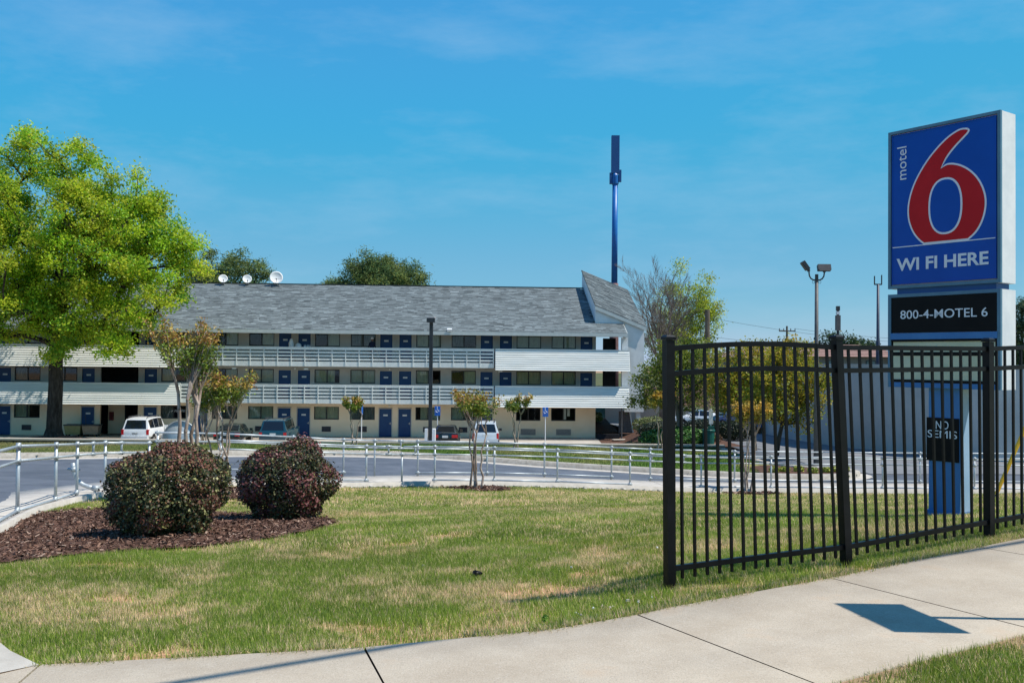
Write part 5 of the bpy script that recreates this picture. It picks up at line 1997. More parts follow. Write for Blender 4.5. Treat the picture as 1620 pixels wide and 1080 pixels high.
# ------------------------------------------------------------------ back walls, houses
gwll = empty('grey_wall', (18.2, 50, -2.9), label='long plain grey wall running away along the right side of the lot', cat='wall')
GP = [(17.0, 69), (17.35, 60), (18.2, 50), (20.6, 42.4), (26, 41.2), (34, 40.6)]
q_ = resample(GP, 3.05)
for i in range(len(q_) - 1):
    a, c = q_[i], q_[i + 1]
    d = (c - a) / np.linalg.norm(c - a)
    a, c = a + d * .006, c - d * .006
    b = MB()
    nr = np.array([-d[1], d[0]]) * .28
    za = min(h1(*a), h1(*c)) - .5
    z1_, zt_ = za, 1.56
    b.add([(a[0], a[1], za), (c[0], c[1], za), (c[0] + nr[0], c[1] + nr[1], za), (a[0] + nr[0], a[1] + nr[1], za),
           (a[0], a[1], zt_), (c[0], c[1], zt_), (c[0] + nr[0], c[1] + nr[1], zt_), (a[0] + nr[0], a[1] + nr[1], zt_)],
          [(0, 3, 2, 1), (4, 5, 6, 7), (0, 1, 5, 4), (1, 2, 6, 5), (2, 3, 7, 6), (3, 0, 4, 7)])
    b.build('wall_section', m_gwall, gwll, org=gwll.location)
    b = MB()
    n2 = nr * .12
    b.add([(a[0] - n2[0], a[1] - n2[1], zt_ + .002), (c[0] - n2[0], c[1] - n2[1], zt_ + .002), (c[0] + nr[0], c[1] + nr[1], zt_ + .002), (a[0] + nr[0], a[1] + nr[1], zt_ + .002),
           (a[0] - n2[0], a[1] - n2[1], zt_ + .07), (c[0] - n2[0], c[1] - n2[1], zt_ + .07), (c[0] + nr[0], c[1] + nr[1], zt_ + .07), (a[0] + nr[0], a[1] + nr[1], zt_ + .07)],
          [(0, 3, 2, 1), (4, 5, 6, 7), (0, 1, 5, 4), (1, 2, 6, 5), (2, 3, 7, 6), (3, 0, 4, 7)])
    b.build('wall_cap', m_gwall, gwll, org=gwll.location)
ew = empty('end_wall', (14, 80, -4), label='low grey retaining wall with a mulch bank above it behind the parked cars', cat='wall')
E_ = resample([(8.5, 86), (14.5, 82), (17.2, 72.5), (17.1, 69.6)], 2.5)
for i in range(len(E_) - 1):
    a, c = E_[i], E_[i + 1]
    b = MB()
    d = (c - a) / np.linalg.norm(c - a)
    nr = np.array([-d[1], d[0]]) * .25
    b.add([(a[0], a[1], -5), (c[0] - d[0] * .01, c[1] - d[1] * .01, -5), (c[0] + nr[0], c[1] + nr[1], -5), (a[0] + nr[0], a[1] + nr[1], -5),
           (a[0], a[1], -2.25), (c[0] - d[0] * .01, c[1] - d[1] * .01, -2.25), (c[0] + nr[0], c[1] + nr[1], -2.25), (a[0] + nr[0], a[1] + nr[1], -2.25)],
          [(0, 3, 2, 1), (4, 5, 6, 7), (0, 1, 5, 4), (1, 2, 6, 5), (2, 3, 7, 6), (3, 0, 4, 7)])
    b.build('wall_section', m_gwall, ew, org=ew.location)
bp_ = [(9.0, 86.5), (14.8, 82.3), (17.6, 73), (17.3, 69.5), (45, 70), (60, 110), (10, 110)]
grid_obj('mulch_bank', 8.5, 60, 69, 110, 1.0, lambda X, Y: -2.3 + np.clip((Y - 70) * .02 + (X - 15) * .14, 0, 3.4), m_mulch, mask=lambda x, y: inside(bp_, x, y))
grid_obj('back_lot', 4.5, 18, 70, 87, 1.0, lambda X, Y: -3.55 + 0 * X - .03 * np.clip(Y - 75, 0, 10), m_lot, mask=lambda x, y: inside([(12.0, 69), (17.4, 69), (17.4, 73), (14.6, 83), (8.5, 86.6), (8.5, 76), (10, 74)], x, y))
grid_obj('far_land', -160, 260, 88, 420, 14, lambda X, Y: -4.6 + .012 * np.clip(X, 0, 100) * np.clip((Y - 90) / 40, 0, 1) + fbm(X, Y, .02, 61, 3) * 1.2, mat('far_grass', (.06, .08, .03), (.12, .12, .06), .3, .95, spec=.1))


def house(label, x, y, z, wx, dy, hw_, hr, rz, hip, wins):
    h = empty('house', (x, y, z), rz, label, 'house', 'red roofed houses beyond the grey wall')
    b = MB()
    b.box(-wx / 2, wx / 2, 0, dy, -3, hw_)
    b.build('wall', m_house, h)
    b = MB()
    e = .7
    i_ = wx / 2 if not hip else wx / 2 - dy / 2 * .9
    b.add([(-wx / 2 - e, -e, hw_), (wx / 2 + e, -e, hw_), (wx / 2 + e, dy + e, hw_), (-wx / 2 - e, dy + e, hw_), (-i_, dy / 2, hw_ + hr), (i_, dy / 2, hw_ + hr)],
          [(0, 1, 5, 4), (2, 3, 4, 5), (1, 2, 5), (3, 0, 4), (3, 2, 1, 0)])
    r_o = b.build('roof', m_roofred, h)
    k = 0
    for s in range(1, 9):     # tile courses as low steps
        t0 = s / 9
        z0 = hw_ + hr * t0
        yy = -e + (dy / 2 + e) * t0
        xx = (wx / 2 + e) * (1 - t0) + i_ * t0
        MB().box(-xx + .05, xx - .05, yy - .05, yy + .1, z0 - .02, z0 + .05).build('tile_course', m_roofred, r_o)
    for wx_, w_ in wins:
        w = MB().box(wx_ - w_ / 2, wx_ + w_ / 2, -.05, .05, hw_ - 2.0, hw_ - .5).build('window', m_wframe, h)
        MB().box(wx_ - w_ / 2 + .12, wx_ + w_ / 2 - .12, -.06, -.051, hw_ - 1.9, hw_ - .6).build('pane', m_curt2, w)
    return h


house('long house with a low red roof above the floodlight pole', 45.5, 128, .5, 17, 11, 2.1, 1.7, .03, True, [(-6, 1.6), (-2, 1.8), (3, 1.4), (6, 1.4)])
house('house with a steeper red gable above the grey wall', 56.5, 127, .3, 10, 10, 2.2, 1.7, -.1, True, [(-3, 1.2), (0, 1.2), (3, 1.2)])
house('small red roofed house half hidden by the olive trees', 35.5, 132, .4, 9, 9, 2.0, 1.9, .1, True, [(0, 2.0)])
bt = empty('blue_canopy', (34.6, 118, .1), label='bright blue canopy patch below the distant red roof', cat='canopy')
MB().cbox((0, 0, .9), (3.6, 2.0, 1.0)).build('canopy_top', mat('canopy_blue', (.03, .22, .62), (.04, .26, .68), 3, .6), bt)
MB().box(-1.7, -1.6, -.9, -.8, -3.0, .4).build('canopy_post', m_gmetal, bt)

# green litter bin and post sign on the bank behind the wall
gb_ = empty('litter_bin', (10.85, 52.2, -3.05), label='green litter bin at the end of the low wall', cat='bin')
MB().lathe([(.001, 0), (.30, 0), (.33, .95), (.001, .97)], 16).build('bin_body', m_green, gb_)
MB().lathe([(.345, .90), (.36, .92), (.36, 1.0), (.345, 1.02), (.30, 1.02)], 16).build('rim', m_green, gb_)
gs = empty('post_box', (11.35, 54.0, -3.0), label='green box and white plate on a post behind the litter bin', cat='sign')
MB().tube([(0, 0, -.3), (0, 0, 2.0)], .04, 8).build('post', m_whitep, gs)
MB().box(-.17, .17, -.14, -.05, .55, 1.05).build('box', m_green, gs)
MB().box(-.12, .1, -.09, -.05, 1.15, 1.98).build('plate', m_whitep, gs)


# ------------------------------------------------------------------ vegetation
def tubes_np(P0, P1, R0, R1, n):
    P0, P1 = np.asarray(P0, float), np.asarray(P1, float)
    R0, R1 = np.asarray(R0, float), np.asarray(R1, float)
    d = P1 - P0
    L = np.linalg.norm(d, axis=1)
    L[L < 1e-6] = 1e-6
    d /= L[:, None]
    h = np.where(np.abs(d[:, 2:3]) > .9, np.array([[1., 0, 0]]), np.array([[0., 0, 1.]]))
    a = np.cross(d, h)
    a /= np.linalg.norm(a, axis=1)[:, None]
    b = np.cross(d, a)
    rings = []
    for P, R in ((P0, R0), (P1, R1)):
        for k in range(n):
            t = 2 * PI * k / n
            rings.append(P + (a * math.cos(t) + b * math.sin(t)) * R[:, None])
    V = np.stack(rings, 1)           # m, 2n, 3
    m = len(P0)
    base = np.arange(m)[:, None] * 2 * n
    F = np.concatenate([base + np.array([[k, (k + 1) % n, n + (k + 1) % n, n + k]]) for k in range(n)])
    return V.reshape(-1, 3), F


def grow(trunk, targets, r, step=.7, rt=.012, pw=.45, jit=.08, arch=.1, down=2.5, r0max=None):
    """connect every target point to the nearest part of the tree built so far; thickness follows the load"""
    nodes = [np.array(p, float) for p in trunk]
    par = [-1] + list(range(len(trunk) - 1))
    tips = []
    ctr = np.array(trunk[-1])
    order = np.argsort([np.linalg.norm(t - ctr) for t in targets])
    for oi in order:
        t = targets[oi]
        N = np.array(nodes)
        dv = t - N
        dist = np.linalg.norm(dv, axis=1)
        cost = dist + down * np.maximum(0, -dv[:, 2] + .15 * dist)
        cost[:max(1, len(trunk) // 2)] += 3
        i = int(np.argmin(cost))
        m = max(1, int(math.ceil(dist[i] / step)))
        p = N[i]
        for s in range(1, m + 1):
            f = s / m
            q = p + (t - p) * f + np.array([0, 0, arch * dist[i] * math.sin(PI * f) * .5]) + (r.normal(size=3) * jit * step if s < m else 0)
            nodes.append(q)
            par.append(i if s == 1 else len(nodes) - 2)
        tips.append(len(nodes) - 1)
    cnt = np.zeros(len(nodes))
    for t in tips:
        cnt[t] += 1
    for i in range(len(nodes) - 1, 0, -1):
        if par[i] >= 0:
            cnt[par[i]] += cnt[i]
    rad = rt * np.maximum(cnt, 1) ** pw
    if r0max:
        rad = np.minimum(rad, r0max)
    return np.array(nodes), np.array(par), rad


def wood_obj(name, nodes, par, rad, m, parent, org, flare=None, thin=.03):
    i = np.arange(1, len(nodes))
    p = par[i]
    i = i[p >= 0]
    p = par[i]
    R1 = rad[i]
    R0 = np.minimum(rad[p], rad[i] * 1.6)
    big = R0 > thin
    Vs, Fs, o = [], [], 0
    for msk, n in ((big, 8), (~big, 3)):
        if msk.sum():
            V, F = tubes_np(nodes[p[msk]], nodes[i[msk]], R0[msk], R1[msk], n)
            Vs.append(V)
            Fs.append(F + o)
            o += len(V)
    return np_obj(name, np.concatenate(Vs), np.concatenate(Fs), m, parent, smooth=True, org=org)


def leaves(name, C, n_per, spread, size, pal, m, parent, org, seed, aspect=.55, upb=.5, squash=.8, jitter_clump=.25, kind=None):
    r = np.random.default_rng(seed)
    C = np.asarray(C, float)
    k = len(C) * n_per
    ci = np.repeat(np.arange(len(C)), n_per)
    P = C[ci] + r.normal(size=(k, 3)) * np.array([spread, spread, spread * squash])
    nr = r.normal(size=(k, 3)) + np.array([0, 0, upb])
    nr /= np.linalg.norm(nr, axis=1)[:, None]
    a = np.cross(nr, r.normal(size=(k, 3)))
    a /= np.linalg.norm(a, axis=1)[:, None]
    b = np.cross(nr, a)
    s = (size * r.uniform(.55, 1.3, k))[:, None]
    w_ = s * aspect
    bend = nr * s * .15
    V = np.stack([P - a * s, P - b * w_ * .9 + bend, P + a * s, P + b * w_ + bend], 1).reshape(-1, 3)
    F = np.arange(4 * k).reshape(-1, 4)
    pal = np.array(pal)
    cl = r.integers(0, len(pal), len(C))
    pick = np.where(r.uniform(size=k) < .6, cl[ci], r.integers(0, len(pal), k))
    c = pal[pick] * (1 + jitter_clump * r.normal(size=len(C))[ci][:, None] * .6).clip(.5, 1.6) * r.uniform(.75, 1.25, k)[:, None]
    o = np_obj(name, V, F, m, parent, np.repeat(c, 4, 0), org=org)
    if kind:
        o['kind'] = kind
    return o


def in_ellipsoids(ells, n, r, hollow=.35, lump=.25):
    out = []
    vol = np.array([e[3] * e[4] * e[5] for e in ells]) ** .75
    vol = vol / vol.sum()
    while len(out) < n:
        e = ells[r.choice(len(ells), p=vol)]
        d = r.normal(size=3)
        d /= np.linalg.norm(d)
        q = r.uniform(hollow ** 3, 1) ** (1 / 3)
        q *= 1 + lump * (math.sin(3.1 * d[0] * 2 + e[0]) * math.sin(2.7 * d[2] * 2 + e[1]) + .5 * math.sin(9 * d[1] + 7 * d[2]))
        out.append(np.array(e[:3]) + d * q * np.array(e[3:6]))
    return np.array(out)


def tree(name, label, base, trunk_pts, ells, ntar, nleaf, spread, size, pal, seed, bark=m_bark, leafm=None, rt=.02, pw=.42, step=.8, r0=None, hollow=.35, aspect=.55, group=None, zmin=None, down=2.5,
         thin=.03, cat='tree', flare=None, upb=.5, lump=.25, arch=.1, jit=.08):
    r = np.random.default_rng(seed)
    root = empty(name, base, label=label, cat=cat, group=group)
    T = in_ellipsoids(ells, ntar, r, hollow, lump)
    if zmin is not None:
        T = T[T[:, 2] > zmin]
    trunk = [np.array(p, float) for p in trunk_pts]
    nodes, par, rad = grow(trunk, T, r, step, rt, pw, down=down, arch=arch, jit=jit)
    if r0:
        k = len(trunk)
        for i in range(k):
            f = i / max(1, k - 1)
            rad[i] = r0[0] * (1 - f) + r0[1] * f
        rad[k:] = np.minimum(rad[k:], r0[1] * .85)
        if flare:
            rad[0] *= flare
    wood_obj('trunk', nodes, par, rad, bark, root, base, thin=thin)
    if nleaf:
        leaves('crown', T, nleaf, spread, size, pal, leafm or m_leaf, root, base, seed + 1, aspect, upb)
    return root


# the big spring green tree at the left
PAL_SPRING = [(.42, .56, .03), (.29, .50, .026), (.52, .58, .04), (.17, .35, .025), (.48, .52, .04)]
BT = (-28.9, 60.0, -3.5)
mound = MB()
mound.lathe([(4.6, -.75), (3.4, -.35), (1.8, .02), (.5, .18), (.01, .2)], 24, (BT[0], BT[1], -3.55))
mo_ = mound.build('mulch_mound', m_mulch, None, smooth=True, kind='stuff')
tag(mo_, 'reddish brown mulch mound around the foot of the big tree', 'mulch')
tree('broadleaf_tree', 'large spreading tree in bright yellow green leaf at the left with a thick dark trunk', BT,
     [(-28.9, 60, -3.7), (-28.88, 60, -2.9), (-28.86, 60, -1.6), (-28.82, 60, -.2), (-28.85, 60, 1.2), (-28.8, 60.0, 2.3), (-28.75, 60.1, 3.4), (-28.7, 60.1, 5.0), (-28.7, 60.2, 7)],
     [(-29.8, 60, 9.6, 5.6, 6.2, 5.0), (-25.2, 60, 9.2, 4.0, 4.4, 3.6), (-22.2, 60, 7.4, 2.6, 3.0, 2.2), (-35.2, 60, 9.0, 5, 5, 5), (-25.4, 59, 4.6, 3.8, 3.6, 1.9), (-32.2, 59, 5.0, 4.8, 4, 2.3),
      (-24.4, 58.6, 3.0, 1.5, 1.6, 1.3), (-30.9, 60, 14.3, 1.7, 2.0, 1.5), (-27.4, 60, 13.9, 1.6, 1.8, 1.5), (-33.8, 60, 13.6, 2.0, 2, 1.8), (-20.9, 60, 8.8, 1.2, 1.5, 1.2), (-23.6, 60, 11.4, 1.5, 1.6, 1.3), (-27.6, 58.4, 2.6, 1.5, 1.5, 1.2)],
     680, 270, .36, .10, PAL_SPRING, 31, m_bark, m_leaf, rt=.03, pw=.43, step=.9, r0=(.50, .37), hollow=.25, flare=1.5, down=1.2, zmin=1.4, lump=.2)

# pines behind the roof
PAL_PINE = [(.10, .17, .06), (.14, .21, .06), (.20, .25, .07), (.07, .13, .05), (.23, .26, .07)]
tree('pine_tree', 'dark pine behind the roof between the spring tree and the dishes', (-29.5, 100, -4.5), [(-29.5, 100, -4.5), (-29.5, 100, 2), (-29.6, 100, 6), (-29.7, 100, 9)],
     [(-30.2, 100, 10.2, 4.0, 3.5, 2.6), (-26.8, 100, 9.2, 1.7, 2, 2.0), (-32.5, 100, 9, 3.0, 3, 2.6), (-29.4, 100, 12.2, 1.2, 1.5, 1.1), (-29, 100, 7, 5.5, 4, 2)],
     200, 150, .42, .20, PAL_PINE, 41, m_bark, m_needle, rt=.03, r0=(.4, .3), aspect=.22, group='pines behind the motel roof', upb=.2)
tree('pine_tree', 'broad flat topped pine behind the middle of the roof', (-14.0, 100, -4.5), [(-14, 100, -4.5), (-14, 100, 2), (-13.9, 100, 6), (-13.8, 100, 9)],
     [(-14.0, 100, 9.6, 4.5, 4, 3.0), (-15.8, 100, 10.6, 2.4, 3, 1.9), (-11.8, 100, 10.0, 2.8, 3, 2.2), (-9.8, 100, 8.2, 1.4, 2, 1.3), (-18.3, 100, 8.6, 1.5, 2, 1.5), (-14, 100, 7.4, 6.2, 4, 1.6)],
     300, 150, .42, .20, PAL_PINE, 42, m_bark, m_needle, rt=.03, r0=(.45, .3), aspect=.22, group='pines behind the motel roof', upb=.2)
tree('pine_tree', 'small pine crown poking over the roof left of the broad pine', (-19.6, 104, -4.5), [(-19.6, 104, -4.5), (-19.6, 104, 4), (-19.6, 104, 8)],
     [(-19.7, 104, 9.2, 1.3, 1.3, 1.2), (-21.0, 104, 8.4, .9, 1, .8), (-19.6, 104, 7.6, 2, 2, 1.2)],
     60, 120, .36, .18, PAL_PINE, 43, m_bark, m_needle, rt=.03, r0=(.3, .2), aspect=.22, group='pines behind the motel roof', upb=.2)

# bare tree and the fresh green tree behind it, right of the motel
def fan_tree(name, label, base, h_trunk, height, r0, seed, bark):
    rr = np.random.default_rng(seed)
    root = empty(name, base, label=label, cat='tree')
    P0, P1, R0, R1 = [], [], [], []

    def branch(p, d, L, r, depth):
        n = 5
        q = p
        for i in range(n):
            d2 = d + rr.normal(size=3) * .045 + np.array([0, 0, .06])
            d2 /= np.linalg.norm(d2)
            e = q + d2 * L / n
            a, b_ = r * (1 - .75 * i / n), r * (1 - .75 * (i + 1) / n)
            P0.append(q)
            P1.append(e)
            R0.append(a)
            R1.append(b_)
            if depth > 0 and i >= (1 if depth < 3 else 0):
                for s_ in range(2 if depth > 1 else 3):
                    v = rr.normal(size=3)
                    v -= d2 * v.dot(d2)
                    v /= np.linalg.norm(v)
                    t = rr.uniform(.35, .62)
                    branch(q + (e - q) * rr.uniform(.3, 1), d2 * math.cos(t) + v * math.sin(t), L * rr.uniform(.42, .62) * (1 - .08 * i), max(b_ * .6, .009), depth - 1)
            d, q = d2, e
    B = np.array(base, float)
    top = B + np.array([-.1, 0, h_trunk])
    for i in range(4):
        P0.append(B + (top - B) * i / 4 - np.array([0, 0, .1 if i == 0 else 0]))
        P1.append(B + (top - B) * (i + 1) / 4)
        R0.append(r0 * (1.25 - .1 * i))
        R1.append(r0 * (1.15 - .1 * i))
    for k in range(6):
        a = 2 * PI * k / 6 + rr.uniform(-.3, .3)
        t = rr.uniform(.12, .52)
        branch(top - np.array([0, 0, rr.uniform(0, 1.6)]), np.array([math.cos(a) * math.sin(t), math.sin(a) * math.sin(t), math.cos(t)]), (height - h_trunk) * rr.uniform(.62, .86), r0 * .5, 3)
    P0, P1, R0, R1 = map(np.array, (P0, P1, R0, R1))
    big = R0 > .03
    V, F = tubes_np(P0[big], P1[big], R0[big], R1[big], 7)
    tk = np_obj('trunk', V, F, bark, root, org=base, smooth=True)
    V, F = tubes_np(P0[~big], P1[~big], R0[~big], R1[~big], 3)
    o = np_obj('twigs', V, F, bark, root, org=base)
    o['kind'] = 'stuff'
    return root


fan_tree('bare_tree', 'leafless grey tree with fine upswept twigs at the right end of the motel', (12.4, 78, -3.8), 6.0, 13.9, .22, 51, m_bark2)
tree('broadleaf_tree', 'airy yellow green tree behind the bare tree', (15.3, 85, -3.9), [(15.3, 85, -3.9), (15.3, 85, -1), (15.4, 85, 2), (15.5, 85, 4)],
     [(15.6, 85, 6.0, 2.6, 2.6, 4.0), (17.2, 85, 6.2, 1.6, 1.8, 2.8), (14.2, 85, 3.4, 2.4, 2.4, 2.4), (16.6, 85, 2.6, 2.0, 2, 2.0)], 320, 80, .32, .085, [(.42, .50, .03), (.32, .42, .03), (.50, .52, .05), (.24, .32, .03)], 52, m_bark2, rt=.016, r0=(.2, .14), group=None)

# olive trees beyond the fence
PAL_OLIVE = [(.38, .34, .03), (.26, .31, .03), (.44, .35, .035), (.17, .22, .03), (.44, .31, .03)]
tree('small_tree', 'bushy green tree leaning out from the end of the motel', (9.6, 54, -3.0), [(9.6, 54, -3.0), (9.55, 54, -1.9), (9.4, 54, -.9), (9.2, 54, .0)],
     [(9.5, 54, 1.0, 1.9, 1.9, 1.7), (8.1, 54, .3, 1.2, 1.2, 1.1), (10.4, 54, 1.6, 1.4, 1.6, 1.4), (9.9, 54, -.4, 1.5, 1.5, .8), (7.3, 54, -.6, .6, .6, .45)],
     240, 60, .22, .075, [(.19, .24, .03), (.12, .18, .03), (.25, .26, .035), (.15, .20, .03)], 61, m_bark2, rt=.014, r0=(.12, .09))
tree('small_tree', 'olive yellow tree behind the first fence panel', (12.6, 49, -2.9), [(12.6, 49, -2.9), (12.5, 49, -1.8), (12.5, 49, -.9), (12.5, 49, .0)],
     [(11.8, 49, 1.0, 1.6, 1.6, 1.6), (12.9, 49, 1.4, 1.6, 1.6, 1.4), (11.0, 49, .2, 1.0, 1, 1.0), (12.2, 49, -.3, 1.6, 1.6, .9)],
     230, 60, .22, .075, PAL_OLIVE, 62, m_bark2, rt=.014, r0=(.11, .08), group='olive trees beyond the fence')
tree('small_tree', 'olive yellow tree with forked dark trunk beside the floodlight pole', (12.3, 44, -2.7), [(12.3, 44, -2.7), (12.4, 44, -1.9), (12.55, 44, -1.2), (12.7, 44, -.5)],
     [(12.7, 44, .8, 1.5, 1.5, 1.6), (13.8, 44, .6, 1.1, 1.2, 1.4), (12.0, 44, -.2, 1.2, 1.2, 1.0), (13.6, 44, -.7, .8, .8, .6), (12.9, 44, 1.9, 1.1, 1.1, .8)],
     230, 60, .2, .07, PAL_OLIVE, 63, m_bark, rt=.014, r0=(.11, .08), group='olive trees beyond the fence')
tree('conifer', 'green conifer at the right edge behind the big sign', (38.2, 71, -3), [(38.2, 71, -3), (38.2, 71, 1), (38.2, 71, 4), (38.2, 71, 6)],
     [(38.2, 71, 3.8, 1.1, 1.1, 2.6), (38.2, 71, 1.8, 1.7, 1.7, 1.6), (38.4, 71, 5.6, .6, .6, 1.2)], 120, 110, .24, .13, [(.05, .10, .06), (.07, .12, .05), (.10, .14, .05)], 64, m_bark, m_needle, aspect=.25, r0=(.15, .06), upb=.2)
tree('small_tree', 'bright green tree low at the right edge beyond the wall', (42.5, 78, -2), [(42.5, 78, -2), (42.5, 78, -.5), (42.4, 78, .5)],
     [(42.4, 78, 1.6, 1.9, 1.9, 1.3)], 70, 80, .3, .11, PAL_SPRING, 65, m_bark, r0=(.12, .08))
tree('far_tree', 'distant dark green tree behind the gap left of the big sign', (56, 160, -3), [(56, 160, -3), (56, 160, 1), (56, 160, 3)],
     [(55, 160, 4.6, 3.0, 3, 1.8), (59.5, 160, 3.8, 2.6, 3, 1.5), (51, 160, 3.6, 2.0, 2, 1.1)], 110, 70, .6, .26, [(.05, .09, .035), (.07, .11, .04), (.04, .07, .03)], 66, m_bark, rt=.03, r0=(.3, .2))


# crape myrtles with knuckled tops
def myrtle(label, base, stems, knk, shoots, height, spread, pal, seed, leafn=34, leafs=.045, r=.035, lean=.12, clump=.085):
    rr = np.random.default_rng(seed)
    root = empty('crape_myrtle', base, label=label, cat='tree', group='crape myrtles')
    B = np.array(base, float)
    P0, P1, R0, R1 = [], [], [], []
    tips = []
    for s in range(stems):
        a = 2 * PI * s / stems + rr.uniform(-.4, .4)
        p = B + np.array([math.cos(a), math.sin(a) * .7, 0]) * .12 - np.array([0, 0, .1])
        top = B + np.array([math.cos(a) * spread * rr.uniform(.35, .8), math.sin(a) * spread * .6, height * knk * rr.uniform(.85, 1.1)])
        n = 7
        prev = p
        for i in range(1, n + 1):
            f = i / n
            q = p + (top - p) * f + np.array([rr.normal() * .03, rr.normal() * .03, 0]) - np.array([math.cos(a), math.sin(a), 0]) * lean * math.sin(PI * f) * .5
            P0.append(prev)
            P1.append(q)
            R0.append(r * (1 - .45 * (f - 1 / n)))
            R1.append(r * (1 - .45 * f))
            prev = q
        # forks at the knuckle, each with its own tuft of shoots
        for k in range(rr.integers(2, 4)):
            b2 = rr.uniform(0, 2 * PI)
            kq = prev + np.array([math.cos(b2) * spread * .28, math.sin(b2) * spread * .28, height * rr.uniform(.05, .13)])
            P0.append(prev)
            P1.append(kq)
            R0.append(r * .62)
            R1.append(r * .5)
            for t in range(shoots):
                d = np.array([rr.normal() * .17 + math.cos(b2) * .3 + math.cos(a) * .1, rr.normal() * .17 + math.sin(b2) * .3, 1])
                d /= np.linalg.norm(d)
                L = height * (1 - knk) * rr.uniform(.45, .95)
                e = kq + d * L
                P0.append(kq)
                P1.append(e)
                R0.append(r * .22)
                R1.append(r * .1)
                for f in (.55, .7, .82, .93, 1.02):
                    tips.append(kq + d * L * f)
    V, F = tubes_np(P0, P1, R0, R1, 7)
    np_obj('trunk', V, F, m_mbark, root, smooth=True, org=base)
    T = np.array(tips)
    zz = (T[:, 2] - T[:, 2].min()) / (np.ptp(T[:, 2]) + 1e-6)
    lo, hi = T[zz < .55], T[zz >= .55]
    if len(lo):
        leaves('lower_leaves', lo, leafn, clump, leafs, pal[0], m_gloss_leaf, root, base, seed + 1, .5, .4, kind='stuff')
    if len(hi):
        leaves('upper_leaves', hi, leafn, clump, leafs, pal[1], m_gloss_leaf, root, base, seed + 2, .5, .4, kind='stuff')
    return root


PM = ([(.17, .25, .03), (.25, .27, .035), (.12, .18, .03)], [(.36, .24, .04), (.38, .17, .05), (.26, .28, .035), (.44, .30, .06)])
PM2 = ([(.28, .25, .03), (.36, .26, .03), (.2, .21, .03)], [(.52, .30, .04), (.58, .36, .04), (.40, .28, .04)])
g_ = lambda x, y: (x, y, h1(x, y) - .03)
myrtle('tallest crape myrtle with rust tipped leaves behind the left bush', g_(-6.30, 18.4), 4, .60, 6, 3.3, .34, PM, 201, 17, .034, r=.052, clump=.06, lean=.0)
myrtle('crape myrtle with pale stems between the two bushes', g_(-6.3, 20.6), 5, .62, 5, 2.5, .42, PM, 202, 18, .034, r=.03, clump=.06, lean=.02)
myrtle('crape myrtle with dark stems in a mulch mound at the ramp', g_(-.98, 26.6), 4, .66, 4, 2.7, .48, PM, 203, 16, .042, r=.036, clump=.07, lean=.03)
zi = lambda x, y: (x, y, float(isl_z(np.array([x]), np.array([y]))[0]) - .02)
myrtle('small crape myrtle on the grass strip in front of a parking sign', zi(-7.95, 48), 3, .68, 4, 2.35, .5, PM, 204, 12, .062, r=.04, clump=.075)
myrtle('crape myrtle on the grass strip right of the small silver white car', zi(.21, 48), 3, .66, 4, 2.45, .55, PM, 205, 12, .062, r=.045, clump=.075)
myrtle('crape myrtle on the grass strip beside the first fence post', zi(7.5, 48), 3, .68, 4, 2.75, .5, PM2, 206, 13, .062, r=.04, clump=.075)
myrtle('crape myrtle with orange leaves seen between the fence pickets', g_(7.45, 29.9), 4, .66, 4, 2.65, .5, PM2, 207, 16, .045, r=.03, clump=.07)
myrtle('thin crape myrtle on the grass strip behind the tallest one', zi(-15.55, 48), 4, .7, 4, 2.9, .5, PM, 208, 12, .062, r=.045, clump=.075)


